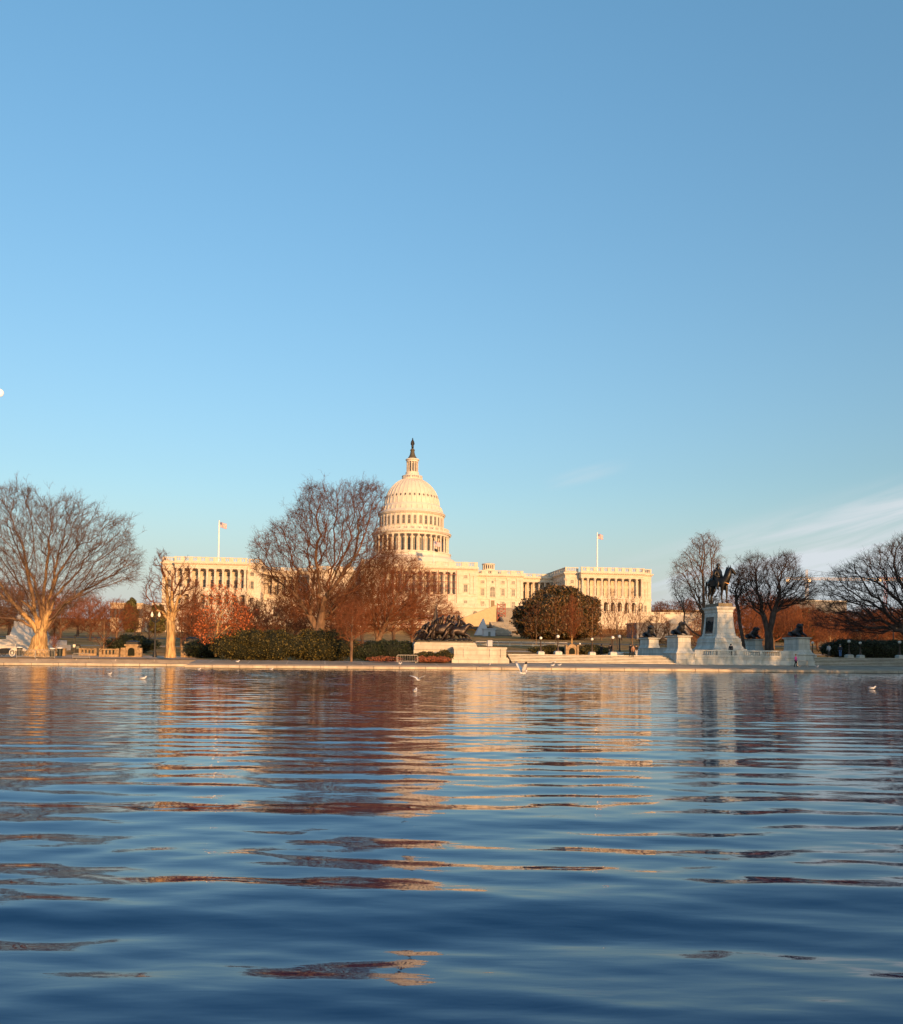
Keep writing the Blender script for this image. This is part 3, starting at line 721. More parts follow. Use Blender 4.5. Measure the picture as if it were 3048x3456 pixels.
for x, fl in ((32.8, .7), (48.6, 1.4)):
    if x > 40: b.build('stair_wall', M['stair'], cap); b = CB()
    for i in range(9):
        y1 = -57 - 36*i/9; zt = (24.8 if x > 40 else 24.1) - 13.6*(i)/9
        b.prismx([(y1, 8.5), (y1 - 4.0, 8.5), (y1 - 4.0, zt - 13.6/9), (y1, zt)], x, x + fl)
    if x > 40: b.box(x - .4, x + fl + .4, -96, -93, 8.5, 13.0); b.box(x - .5, x + fl + .5, -96.1, -92.9, 13.0, 13.4)
b.build('stair_wall', M['marble'], cap); b = CB(); b.lathe([(2.4, 19.5), (2.4, 20.5), (2.9, 21.2), (2.9, 23.0), (3.2, 23.2), (3.2, 25.2), (2.6, 25.3)], 20, 51.4, -60)
b.build('stair_bastion', M['marble'], cap)
b = CB()     # sloping boarded wall beside the stairs
b.prismy([(14, 14.5), (31.5, 14.5), (31.5, 24.3), (14, 17.2)], -70, -66.0)
b.build('boarded_wall', mat('tan_boards', (.50,.38,.22), .8, .08, 1.0), cap)
b = CB()
for i in range(5):
    for (x0, z0, x1, z1) in ((31.8, 14.5 + i*2, 35.4, 16.5 + i*2), (35.4, 14.5 + i*2, 31.8, 16.5 + i*2), (31.8, 16.5+i*2, 35.4, 16.5+i*2)):
        b.tube([(x0, -70.5, z0), (x1, -70.5, z1)], .16, 5)
for x in (31.8, 35.4): b.tube([(x, -70.5, 12), (x, -70.5, 25.0)], .22, 5)
for z in (33.5, 36.5, 40.0):
    for y in (-42.6,): b.tube([(-18, y, z), (17.5, y, z)], .13, 4)
for i in range(9): b.tube([(-17.5 + 35*i/8, -42.6, 24), (-17.5 + 35*i/8, -42.6, 42)], .12, 4)
for i in range(12): 
    b.tube([(-34 + i*4, -63.4, 12), (-34 + i*4, -63.4, 19.5)], .14, 4)
for z in (13, 15.2, 17.4, 19.4): b.tube([(-34, -63.4, z), (12, -63.4, z)], .13, 4)
for i in range(11): b.tube([(-34 + i*4, -63.4, 13 + 2.2*(i % 3)), (-30 + i*4, -63.4, 15.2 + 2.2*(i % 3))], .12, 4)
b.build('scaffolding', M['scaf'], cap)
# --- small white tent and booths at the foot of the stairs
tw = mat('white_canvas', (.45,.46,.50), .7, .05)
p = at(1626, 2118, 365)
o = thing('marquee', 'white peaked tent below the boarded wall beside the stairs', 'tent', (p.x, p.y, 9.9), PHI); o.scale = (.5, .5, .85)
MB().frus((-5.5, 5.5, -3, 3, 0), (-5.4, 5.4, -3, 3, .3)).add([(-6, -3.2, .2), (6, -3.2, .2), (1.2, -2.6, 8.4), (6, 3.2, .2), (-6, 3.2, .2), (1.2, 2.6, 8.4)], [(0,1,2),(3,4,5),(1,3,5,2),(4,0,2,5),(0,4,3,1)]).build('canvas', tw, o)
p = at(1650, 2140, 352)
o = thing('booth', 'small square white booth with flat roof right of the peaked tent', 'booth', (p.x, p.y, 9.4), PHI); o.scale = (.8, .8, .8)
MB().box(-3, 3, -1.6, 1.6, 0, 3.4).build('wall', tw, o); MB().box(-3.4, 3.4, -2, 2, 3.4, 3.9).build('roof', tw, o); MB().box(-.6, .6, -1.66, -1.6, 0, 2.2).build('door', M['glassg'], o)
# --- flags
def flagmat():
    m = bpy.data.materials.new('striped_flag'); m.use_nodes = True; nt = m.node_tree; N = nt.nodes; L = nt.links; b = N['Principled BSDF']; b.inputs['Roughness'].default_value = .8
    uv = N.new('ShaderNodeUVMap'); uv.uv_map = 'uv'; sp = N.new('ShaderNodeSeparateXYZ'); L.new(uv.outputs[0], sp.inputs[0])
    def MT(op, a, b_=None):
        n = N.new('ShaderNodeMath'); n.operation = op
        for i, q in enumerate((a, b_)):
            if q is None: continue
            if isinstance(q, (int, float)): n.inputs[i].default_value = q
            else: L.new(q, n.inputs[i])
        return n.outputs[0]
    stripe = MT('MODULO', MT('FLOOR', MT('MULTIPLY', sp.outputs[1], 13.0)), 2.0)
    a = N.new('ShaderNodeMix'); a.data_type = 'RGBA'; a.inputs[6].default_value = (.55,.035,.05,1); a.inputs[7].default_value = (.8,.78,.76,1); L.new(stripe, a.inputs[0])
    canton = MT('MULTIPLY', MT('LESS_THAN', sp.outputs[0], .4), MT('GREATER_THAN', sp.outputs[1], 6/13))
    # rows of small white stars as dots
    sx = MT('SUBTRACT', MT('FRACT', MT('MULTIPLY', sp.outputs[0], 15.0)), .5); sy = MT('SUBTRACT', MT('FRACT', MT('MULTIPLY', MT('SUBTRACT', sp.outputs[1], 6/13), 9/.5385)), .5)
    dot = MT('LESS_THAN', MT('ADD', MT('MULTIPLY', sx, sx), MT('MULTIPLY', sy, sy)), .06)
    cc = N.new('ShaderNodeMix'); cc.data_type = 'RGBA'; cc.inputs[6].default_value = (.03,.04,.16,1); cc.inputs[7].default_value = (.8,.8,.8,1); L.new(dot, cc.inputs[0])
    e = N.new('ShaderNodeMix'); e.data_type = 'RGBA'; L.new(canton, e.inputs[0]); L.new(a.outputs[2], e.inputs[6]); L.new(cc.outputs[2], e.inputs[7]); L.new(e.outputs[2], b.inputs['Base Color'])
    return m
M['flag'] = flagmat(); M['bflag'] = mat('black_flag', (.012,.012,.015), .8)
def flag(name, wd, ht, m, parent, z, droop=.2, seed=0):
    nx, nz_ = 16, 8; V = []; F = []; UV = []
    for i in range(nx + 1):
        u = i / nx
        for j in range(nz_ + 1):
            v = j / nz_
            V.append((u * wd * .96, math.sin(u * 7 + seed + v) * .22 * u * ht, z + v * ht - droop * ht * u + .06 * ht * math.sin(u * 6 + seed))); UV.append((u, v))
    for i in range(nx):
        for j in range(nz_): F.append((i*(nz_+1)+j, (i+1)*(nz_+1)+j, (i+1)*(nz_+1)+j+1, i*(nz_+1)+j+1))
    me = bpy.data.meshes.new(name); me.from_pydata(V, [], F); me.materials.append(m)
    ul = me.uv_layers.new(name='uv')
    for l in me.loops: ul.data[l.index].uv = UV[l.vertex_index]
    me.polygons.foreach_set('use_smooth', [True]*len(me.polygons))
    sm = link(name, me, parent); s_ = sm.modifiers.new('thick', 'SOLIDIFY'); s_.thickness = .03
    return sm
def cap_pt(x, y, z): 
    return Vector((cap.location.x + x*CP - y*SP, cap.location.y + x*SP + y*CP, z))
for (x, y, z, H_, lab) in ((-95.6, -20, 43.2, 22.0, 'tall white flagpole flying a striped flag on the left wing roof'), (95.6, -16, 43.2, 22.6, 'tall white flagpole flying a striped flag on the right wing roof')):
    o = thing('flagpole', lab, 'flagpole', cap_pt(x, y, z), 0, 'flagpoles on the building')
    MB().lathe([(.9, 0), (.9, 1.3), (.5, 1.4), (.42, 2.0), (.26, H_), (.12, H_ + .1)], 10).ball((0, 0, H_ + .25), .28).build('pole', M['flagpole'], o, True)
    flag('flag', 3.7 if x < 0 else 3.2, 2.5, M['flag'], o, H_ - 2.9, .28 if x < 0 else .12)
o = thing('flagpole', 'short flagpole with striped flag over black flag in front of the dome', 'flagpole', cap_pt(6.6, -41.5, 45.5), 0, 'flagpoles on the building')
MB().lathe([(.2, 0), (.12, 10.5)], 8).build('pole', M['flagpole'], o, True)
flag('flag', 3.4, 2.3, M['flag'], o, 7.9, .15, 1); flag('flag', 2.0, 1.4, M['bflag'], o, 5.6, .4, 2)
# ------------------------------------------------------------------ trees
def np_mesh(name, V, Fq, m, Ft=None, smooth=False):
    me = bpy.data.meshes.new(name)
    V = np.asarray(V, np.float32); me.vertices.add(len(V)); me.vertices.foreach_set('co', V.ravel())
    loops = []; starts = []; n = 0
    if Fq is not None and len(Fq):
        Fq = np.asarray(Fq, np.int32); loops.append(Fq.ravel()); starts.append(np.arange(len(Fq), dtype=np.int32) * 4); n = Fq.size
    if Ft is not None and len(Ft):
        Ft = np.asarray(Ft, np.int32); loops.append(Ft.ravel()); starts.append(n + np.arange(len(Ft), dtype=np.int32) * 3)
    lv = np.concatenate(loops); st = np.concatenate(starts)
    me.loops.add(len(lv)); me.loops.foreach_set('vertex_index', lv)
    me.polygons.add(len(st)); me.polygons.foreach_set('loop_start', st)
    if smooth: me.polygons.foreach_set('use_smooth', np.ones(len(st), bool))
    me.update(calc_edges=True)
    me.materials.append(m)
    return me
def nrm(a): return a / np.maximum(np.linalg.norm(a, axis=-1, keepdims=True), 1e-9)
def frame(d):
    ref = np.broadcast_to(np.array([.21, .95, .12]), d.shape)
    u = nrm(np.cross(d, ref)); return u, np.cross(d, u)
def inpoly(x, z, poly):
    c = np.zeros(len(x), bool); n = len(poly)
    for i in range(n):
        x0, z0 = poly[i]; x1, z1 = poly[(i + 1) % n]
        if z0 == z1: continue
        c ^= ((z0 > z) != (z1 > z)) & (x < (x1 - x0) * (z - z0) / (z1 - z0) + x0)
    return c
def edged(x, z, poly):
    d = np.full(len(x), 1e9); n = len(poly)
    for i in range(n):
        a = np.array(poly[i]); b = np.array(poly[(i + 1) % n]); ab = b - a
        t = np.clip(((x - a[0]) * ab[0] + (z - a[1]) * ab[1]) / max((ab**2).sum(), 1e-9), 0, 1)
        d = np.minimum(d, np.hypot(x - a[0] - t * ab[0], z - a[1] - t * ab[1]))
    return d
def skeleton(limbs, poly, n, ydep, bf, rng, step=.6, sub=None, ymax=None):
    """limbs: polylines (x,y,z), first starts at the root; the crown grows inside the outline poly (x,z) rounded to half depth ydep"""
    P = [np.array(limbs[0][0], float)]; par = [-1]; pl = [0.0]
    for li, lm in enumerate(limbs):
        lm = [np.array(p, float) for p in lm]
        if li == 0: cur = 0; seq = lm[1:]
        else:
            A = np.array(P); cur = int(np.argmin(((A - lm[0])**2).sum(1))); seq = lm
        for q in seq:
            a = P[cur]; L_ = np.linalg.norm(q - a)
            if L_ < 1e-3: continue
            k = max(1, int(L_ / step)); perp = rng.normal(0, .045 * L_, 3)
            for i in range(1, k + 1):
                t = i / k; p = a + (q - a) * t + perp * math.sin(PI * t) * (1 if li else .3)
                P.append(p); par.append(cur); pl.append(pl[cur] + L_ / k); cur = len(P) - 1
    if n:
        xs = [p[0] for p in poly]; zs = [p[1] for p in poly]
        x = rng.uniform(min(xs), max(xs), n * 6); z = rng.uniform(min(zs), max(zs), n * 6)
        k = inpoly(x, z, poly); x = x[k][:n]; z = z[k][:n]; far = rng.random(len(x)) < .22; ed_ = edged(x, z, poly)
        cx_, cz_ = x.mean(), z.mean(); push = np.where(far & (ed_ < 1.6), rng.exponential(.42, len(x)), 0); dd_ = np.hypot(x - cx_, z - cz_) + 1e-6
        x = x + (x - cx_) / dd_ * push; z = z + (z - cz_) / dd_ * push
        e = np.minimum(edged(x, z, poly) * 1.5 + .4, ydep); y = rng.uniform(-1, 1, len(x)) * e
        Q = np.stack([x, y + limbs[0][0][1], z], 1); m = len(Q)
        A = np.array(P); PL = np.array(pl)
        D = np.sqrt(((Q[:, None, :] - A[None])**2).sum(-1)); C = D + bf * PL[None]
        best = C.argmin(1); cost = C.min(1); dist = D[np.arange(m), best]
        alive = np.ones(m, bool)
        for _ in range(m):
            i = int(np.argmin(np.where(alive, cost, 1e9)))
            alive[i] = False
            b = int(best[i]); base = P[b]; d = dist[i]
            # long links are split and bowed
            k = max(1, int(d / (step * 1.5))); new = []
            bow = rng.normal(0, .06 * d, 3)
            cur = b
            for j in range(1, k + 1):
                t = j / k; p = base + (Q[i] - base) * t + bow * math.sin(PI * t)
                P.append(p); par.append(cur); pl.append(pl[cur] + d / k); cur = len(P) - 1; new.append(cur)
            for c in (new if k > 1 else new[-1:]):
                dd = np.sqrt(((Q - P[c])**2).sum(1)); cc = dd + bf * pl[c]
                up = alive & (cc < cost)
                best[up] = c; cost[up] = cc[up]; dist[up] = dd[up]
    return np.array(P), np.array(par), np.array(pl)
def radii(P, par, r0, rt):
    n = len(P); ch = np.zeros(n); 
    for i in range(n - 1, 0, -1):
        if ch[i] == 0: ch[i] = 1
        ch[par[i]] += ch[i]
    # child with the greatest load carries the main line
    main = np.full(n, -1); mv = np.zeros(n)
    for i in range(1, n):
        if ch[i] > mv[par[i]]: mv[par[i]] = ch[i]; main[par[i]] = i
    e = math.log(max(ch[0], 2)) / math.log(r0 / rt)
    return rt * np.maximum(ch, 1) ** (1 / e), main
def tubes(P, par, Rr, main, mask, k):
    n = len(P); idx = np.arange(n)
    d = np.zeros_like(P); d[1:] = nrm(P[1:] - P[par[1:]]); 
    dm = d.copy(); hm = main >= 0; dm[hm] = nrm(d[hm] + d[main[hm]]); dm[0] = d[main[0]]
    seg = idx[1:][mask[1:]]
    if not len(seg): return np.zeros((0, 3)), np.zeros((0, 4), int)
    an = np.arange(k) * 2 * PI / k; ca, sa = np.cos(an), np.sin(an)
    def ring(C, D, r):
        u, w = frame(D)
        return C[:, None, :] + r[:, None, None] * (u[:, None, :] * ca[None, :, None] + w[:, None, :] * sa[None, :, None])
    rings = ring(P, dm, Rr)                        # one per node
    ismain = main[par[seg]] == seg
    # branches that leave the main line start with a ring of their own inside it
    side = seg[~ismain]
    sr = ring(P[par[side]], d[side], Rr[side] * 1.05)
    V = np.concatenate([rings.reshape(-1, 3), sr.reshape(-1, 3)])
    start = np.empty(len(seg), int); start[ismain] = par[seg[ismain]] * k; start[~ismain] = n * k + np.arange(len(side)) * k
    end = seg * k
    a = np.arange(k); b = (a + 1) % k
    F = np.stack([start[:, None] + a, start[:, None] + b, end[:, None] + b, end[:, None] + a], -1).reshape(-1, 4)
    used = np.unique(F); mp = np.full(len(V), -1); mp[used] = np.arange(len(used))
    return V[used], mp[F]
def spikes(B, D, L_, r, rng, bend=.25):
    """thin three-sided shoots with one bend"""
    n = len(B); u, w = frame(D); an = np.arange(3) * 2 * PI / 3
    off = r[:, None, None] * (u[:, None] * np.cos(an)[None, :, None] + w[:, None] * np.sin(an)[None, :, None])
    mid = B + D * (L_ * .5)[:, None]; D2 = nrm(D + rng.normal(0, bend, D.shape)); tip = mid + D2 * (L_ * .5)[:, None]
    r0 = B[:, None] + off; r1 = mid[:, None] + off * .7
    V = np.concatenate([r0, r1, tip[:, None]], 1)          # 7 per spike
    base = np.arange(n)[:, None] * 7
    q = np.concatenate([base + np.array([[i, (i+1) % 3, 3 + (i+1) % 3, 3 + i]]) for i in range(3)], 0)
    t = np.concatenate([base + np.array([[3 + i, 3 + (i+1) % 3, 6]]) for i in range(3)], 0)
    return V.reshape(-1, 3), q, t, mid, D2, tip
def make_tree(name, label, cat, root, limbs, poly, n, r0, ydep=4, rt=.025, bf=.25, seed=1, bark='bark', twig='twig', tw=(3, .9, .014), droop=0, flare=1.0, thr=.13, step=.6, group=None, leaves=None, extra=None, lens=1.0):
    rng = np.random.default_rng(seed)
    thr = min(thr, r0 * .45)
    P, par, pl = skeleton(limbs, poly, n, ydep, bf, rng, step)
    Rr, main = radii(P, par, r0, rt)
    for lo in range(len(P)):
        h = P[lo][2]
        if pl[lo] < 3.0 and flare > 1: Rr[lo] *= 1 + (flare - 1) * max(0, 1 - pl[lo] / 2.2) ** 2
    o = thing(name, label, cat, root, 0, group)
    big = Rr > thr
    if bark == 'barkg' and r0 > .6:     # older pale bark on the stem, browner bark on the limbs
        lm_ = big & (Rr < r0 * .24); V, F = tubes(P, par, Rr, main, lm_, 8); link('limbs', np_mesh('limbs', V, F, M['limb'], smooth=True), o)
        V, F = tubes(P, par, Rr, main, big & ~lm_, 12)
    else: V, F = tubes(P, par, Rr, main, big, 9)
    link('trunk', np_mesh('trunk', V, F, M[bark], smooth=True), o)
    V, F = tubes(P, par, Rr, main, ~big, 4)
    VV = [V]; QQ = [F]; TT = []; off = len(V)
    cen = np.array([P[:, 0].mean(), P[:, 1].mean(), np.percentile(P[:, 2], 35)])
    d = np.zeros_like(P); d[1:] = nrm(P[1:] - P[par[1:]])
    src = np.where((Rr < thr * .55) & (np.arange(len(P)) > 0))[0]
    k, L0, tr = tw
    nodes = np.repeat(src, k)
    D = nrm(d[nodes] * .7 + rng.normal(0, .55, (len(nodes), 3)) + nrm(P[nodes] - cen) * .35 + np.array([0, 0, .15 - droop]))
    LL = L0 * rng.uniform(.45, 1.25, len(nodes))
    jit = P[nodes] - d[nodes] * (rng.uniform(0, .5, len(nodes)))[:, None]
    v, q, t, mid, D2, tip = spikes(jit, D, LL, np.full(len(nodes), tr), rng)
    VV.append(v); QQ.append(q + off); TT.append(t + off); off += len(v)
    for (bs, fr) in ((mid, .6), (mid * .5 + tip * .5, .45)):
        D3 = nrm(D2 + rng.normal(0, .6, D2.shape) + np.array([0, 0, .1 - droop * 1.4]))
        v, q, t, _, _, _ = spikes(bs, D3, LL * fr * rng.uniform(.6, 1.2, len(LL)), np.full(len(nodes), tr * .75), rng)
        VV.append(v); QQ.append(q + off); TT.append(t + off); off += len(v)
    link('crown', np_mesh('crown', np.concatenate(VV), np.concatenate(QQ), M[twig], np.concatenate(TT)), o)
    if leaves:
        nl, sz, lm, fz = leaves
        c = tip[rng.integers(0, len(tip), nl)] + rng.normal(0, fz, (nl, 3))
        link('leaves', leaf_mesh(c, sz, lm, rng), o)
    return o
def leaf_mesh(c, size, m, rng, up=None):
    n = len(c); d = nrm(rng.normal(0, 1, (n, 3)) + (0 if up is None else up)); u, w = frame(d)
    s = size * rng.uniform(.6, 1.3, n)[:, None]
    u = u * s; w = w * s * .62
    V = np.stack([c - u, c - w * .9 + d * s * .15, c + u, c + w * .9 + d * s * .15], 1).reshape(-1, 3)
    return np_mesh('leaves', V, np.arange(n * 4).reshape(-1, 4), M[m])
def px(limbs, X0, Y0, z, ys=None, seed=0):
    """outline or limb pixels at depth z to local metres round the tree's foot"""
    k = z / FPX; r = random.Random(seed); out = []
    for li, lm in enumerate(limbs):
        n = len(lm); yt = (ys[li] if ys else r.uniform(-1, 1) * 2.2) if li else 0
        out.append([((X - X0) * k, yt * (i / max(1, n - 1)), (Y0 - Y) * k) for i, (X, Y) in enumerate(lm)])
    return out
def ppx(poly, X0, Y0, z): return [((X - X0) * z / FPX, (Y0 - Y) * z / FPX) for X, Y in poly]
def hero(name, label, X0, Y0, z, limbs, poly, n, r0, **k):
    p = at(X0, Y0, z); ys = k.pop('ys', None)
    return make_tree(name, label, k.pop('cat', 'tree'), p, px(limbs, X0, Y0, z, ys, k.get('seed', 1)), ppx(poly, X0, Y0, z), n, r0, **k)

M['leafred'] = leafmat('red_oak_leaves', (.26,.055,.018), (.58,.18,.055))
M['leafmag'] = leafmat('magnolia_leaves', (.022,.028,.008), (.22,.11,.035), .45, spec=.4, pos=.8)
M['leafyew'] = leafmat('yew_needles', (.012,.016,.005), (.17,.125,.025), .6, pos=1.2)
M['leafdark'] = leafmat('dark_hedge_leaves', (.010,.017,.008), (.035,.045,.016), .6)
M['leafrust'] = leafmat('rusty_shrub_leaves', (.20,.06,.03), (.36,.13,.07))
M['leafpine'] = leafmat('pine_needles', (.05,.055,.015), (.13,.11,.03))
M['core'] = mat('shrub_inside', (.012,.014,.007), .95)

hero('spreading_tree', 'wide spreading bare tree with huge golden flared trunk at far left', 128, 2216, 112,
     [[(128,2216),(130,2190),(133,2140)],
      [(138,2140),(150,2060),(158,2000),(168,1930),(176,1870),(195,1800),(205,1740),(235,1700)],
      [(128,2138),(112,2060),(102,1985),(85,1900),(70,1830),(40,1760),(0,1690)],
      [(142,2142),(168,2090),(205,2040),(262,1990),(330,1950),(400,1915),(455,1885)],
      [(140,2138),(160,2030),(196,1940),(245,1870),(290,1815),(320,1760)],
      [(126,2140),(95,2085),(50,2030),(10,1960),(-40,1900)],
      [(122,2132),(80,2065),(20,2005),(-60,1960)],
      [(143,2150),(190,2080),(250,2020),(320,1985),(390,1965),(440,1950)],
      [(134,2136),(140,2040),(142,1950),(148,1860),(150,1780),(146,1700)],
      [(130,2136),(122,2040),(95,1960),(60,1920),(20,1850),(5,1800)],
      [(158,2000),(190,1950),(215,1880),(225,1820),(262,1740)],
      [(205,2040),(250,1960),(300,1900),(350,1850),(395,1790)],
      [(102,1985),(60,1960),(15,1930),(-50,1860)],
      [(85,1900),(95,1800),(75,1720),(50,1660)],
      [(122,2125),(80,2100),(20,2088),(-40,2060)]],
     [(-160,2060),(-170,1800),(-90,1650),(-20,1640),(10,1650),(45,1622),(70,1650),(95,1640),(120,1690),(140,1665),(165,1700),(200,1670),(240,1690),(262,1685),(262,1730),(300,1690),(320,1730),(370,1745),(415,1745),(430,1830),(468,1885),(445,1955),(380,1970),(300,2000),(230,2050),(190,2100),(150,2060),(120,2090),(60,2100)],
     4600, .95, ydep=5, rt=.009, bf=.6, seed=11, bark='barkg', twig='twigg', tw=(4, 1.1, .012), flare=1.9, thr=.12,
     ys=[0,1.5,-1,2,-2,-2.5,2,-1,1,3,-3,2,-2,1,-2])
hero('pollarded_tree', 'tall pale trunk forking into three bare limbs beside the double street lamp', 575, 2220, 108,
     [[(575,2220),(575,2160),(573,2095)],
      [(566,2092),(559,2030),(552,1985),(545,1945),(528,1905)],
      [(575,2092),(578,2040),(578,1995),(579,1950)],
      [(582,2090),(590,2050),(602,2018),(625,1995),(665,1984)],
      [(579,2010),(590,1975),(607,1935),(618,1905)],
      [(545,1945),(530,1990),(505,1980)],[(552,1985),(530,1960),(500,1965),(487,1990)],[(538,1925),(545,1890),(530,1862)]],
     [(478,2060),(480,1990),(488,1950),(500,1935),(510,1880),(520,1858),(555,1862),(550,1900),(570,1930),(600,1895),(625,1900),(650,1960),(672,1980),(660,2040),(610,2060),(560,2075),(500,2085)],
     420, .55, ydep=2.2, rt=.022, bf=.5, seed=4, bark='barkg', twig='twig', tw=(4, .7, .012), flare=1.35, ys=[0,1,-.5,-1,1,0,.5,-1])
hero('red_leaved_tree', 'small tree still holding orange red leaves left of the big clipped yew', 728, 2216, 109,
     [[(728,2216),(730,2150),(735,2080),(748,2010)],[(730,2160),(700,2130),(680,2090)],[(732,2150),(770,2110),(800,2070)],[(735,2110),(715,2060),(705,2030)],[(738,2090),(760,2050),(775,2000)],[(731,2170),(765,2150),(800,2130)]],
     [(668,2140),(665,2080),(680,2050),(690,2010),(720,2000),(735,1975),(760,1985),(780,1990),(800,2030),(828,2060),(834,2100),(815,2130),(770,2160),(730,2178),(690,2165)],
     300, .16, ydep=2.6, rt=.015, bf=.3, seed=6, bark='barkg', twig='twigr', tw=(3, .6, .010), thr=.05, leaves=(2300, .12, 'leafred', .20))
hero('great_elm', 'largest bare tree with drooping left boughs standing left of the dome', 1072, 2210, 124,
     [[(1072,2210),(1072,2170),(1072,2130)],
      [(1076,2125),(1088,2050),(1118,1993),(1149,1950),(1176,1909),(1207,1871)],
      [(1064,2125),(1035,2070),(1005,2022),(964,1984),(915,1952),(905,1930),(923,1905)],
      [(1074,2060),(1073,2008),(1070,1950),(1062,1890),(1067,1835),(1081,1808)],
      [(1070,1925),(1090,1890),(1108,1865)],
      [(1100,2020),(1130,1930),(1165,1850),(1180,1810),(1150,1740),(1115,1712),(1080,1690),(1060,1660)],
      [(1176,1909),(1195,1850),(1205,1790),(1210,1740),(1200,1710),(1190,1660)],
      [(1207,1771),(1235,1730),(1250,1680),(1240,1640)],[(1205,1790),(1170,1720),(1150,1680),(1150,1640)],
      [(1062,1890),(1000,1850),(960,1810),(930,1790),(880,1795)],
      [(1070,1960),(1020,1930),(970,1900),(950,1860),(900,1840),(860,1850)],
      [(1065,1860),(1020,1810),(985,1770),(950,1755)],
      [(1130,1930),(1090,1820),(1060,1760),(1010,1735),(1000,1690)],
      [(1207,1871),(1260,1840),(1300,1800),(1320,1810)],[(1180,1905),(1240,1880),(1310,1870)]],
     [(846,1880),(842,1840),(870,1800),(905,1790),(915,1765),(960,1758),(970,1720),(995,1715),(1000,1680),(1020,1640),(1050,1628),(1090,1632),(1105,1655),(1130,1645),(1150,1628),(1190,1618),(1225,1630),(1260,1622),(1285,1650),(1290,1700),(1275,1740),(1285,1790),(1310,1820),(1340,1870),(1300,1920),(1250,1990),(1200,2070),(1130,2110),(1080,2060),(1000,2090),(940,2050),(890,1960),(858,1930)],
     4600, .85, ydep=6.5, rt=.011, bf=.5, seed=21, bark='bark', twig='twig', tw=(4, 1.15, .0125), droop=.15, flare=1.3, thr=.12,
     ys=[0,-2,1,-1,-3,2,0,-2,2,3,-3,1,3,-3,2])
hero('low_spreading_tree', 'bare tree with long arched bough reaching over the bronze battle group', 1280, 2190, 130,
     [[(1278,2190),(1276,2160)],
      [(1280,2158),(1295,2112),(1312,2085),(1355,2059),(1404,2050),(1447,2062),(1475,2075),(1500,2072)],
      [(1273,2158),(1262,2110),(1255,2060),(1245,2000),(1230,1950)],
      [(1282,2150),(1320,2060),(1345,2000),(1380,1950),(1390,1920)],
      [(1276,2150),(1285,2060),(1300,1990),(1320,1930),(1300,1890)],
      [(1340,2065),(1380,2020),(1430,1990),(1470,1970)],[(1404,2050),(1450,2020),(1500,2010)],
      [(1320,2060),(1400,2030),(1440,2035),(1480,2030)],[(1262,2110),(1220,2070),(1190,2020)]],
     [(1170,2090),(1165,2000),(1190,1940),(1220,1905),(1260,1885),(1300,1862),(1360,1880),(1400,1885),(1425,1920),(1470,1950),(1485,2000),(1500,2030),(1540,2060),(1560,2095),(1510,2110),(1470,2100),(1400,2085),(1340,2110),(1300,2130),(1230,2120)],
     3400, .55, ydep=5.5, rt=.009, bf=.5, seed=33, bark='bark', twig='twigr', tw=(4, 1.1, .012), thr=.11, ys=[0,-3,1,-1,2,0,-2,2,-1])
hero('young_tree', 'slender young bare tree rising from the gap beside the yew hedge', 1186, 2233, 106,
     [[(1186,2233),(1186,2190),(1186,2140),(1190,2060)],[(1186,2165),(1205,2140),(1225,2110)],[(1186,2160),(1168,2120),(1150,2090)],[(1187,2140),(1200,2100),(1212,2060)]],
     [(1130,2110),(1150,2050),(1180,2030),(1215,2040),(1240,2080),(1240,2120),(1210,2150),(1180,2160),(1145,2150)],
     380, .17, ydep=2.2, rt=.009, bf=.35, seed=8, bark='bark', twig='twigr', tw=(3, .8, .010), thr=.05)
hero('weeping_tree', 'thin tall pale bare tree with drooping twigs behind the rider statue', 2376, 2190, 150,
     [[(2376,2190),(2375,2100),(2375,2037),(2374,1962)],
      [(2374,1962),(2377,1904),(2380,1835),(2376,1815)],
      [(2376,2120),(2392,2070),(2399,2010),(2397,1933),(2397,1890),(2414,1860),(2425,1830)],
      [(2374,1985),(2355,1945),(2330,1938),(2300,1945),(2280,1960),(2275,1985)],
      [(2375,2020),(2350,2005),(2325,2010),(2305,2040)],
      [(2374,1940),(2350,1900),(2330,1888),(2305,1900),(2290,1920)],
      [(2377,1904),(2360,1870),(2335,1862),(2315,1880)],[(2398,1900),(2430,1870),(2435,1880)],[(2380,1870),(2370,1830),(2350,1820)]],
     [(2270,2000),(2262,1950),(2275,1900),(2290,1880),(2320,1850),(2330,1830),(2350,1800),(2385,1795),(2410,1805),(2430,1830),(2420,1870),(2440,1885),(2420,1930),(2440,1980),(2420,2060),(2350,2070),(2300,2050)],
     1100, .42, ydep=3, rt=.02, bf=.6, seed=41, bark='bark', twig='twigg', tw=(4, 1.2, .011), droop=.65, ys=[0,1,-1.5,1,-1,-2,2,-1,1])
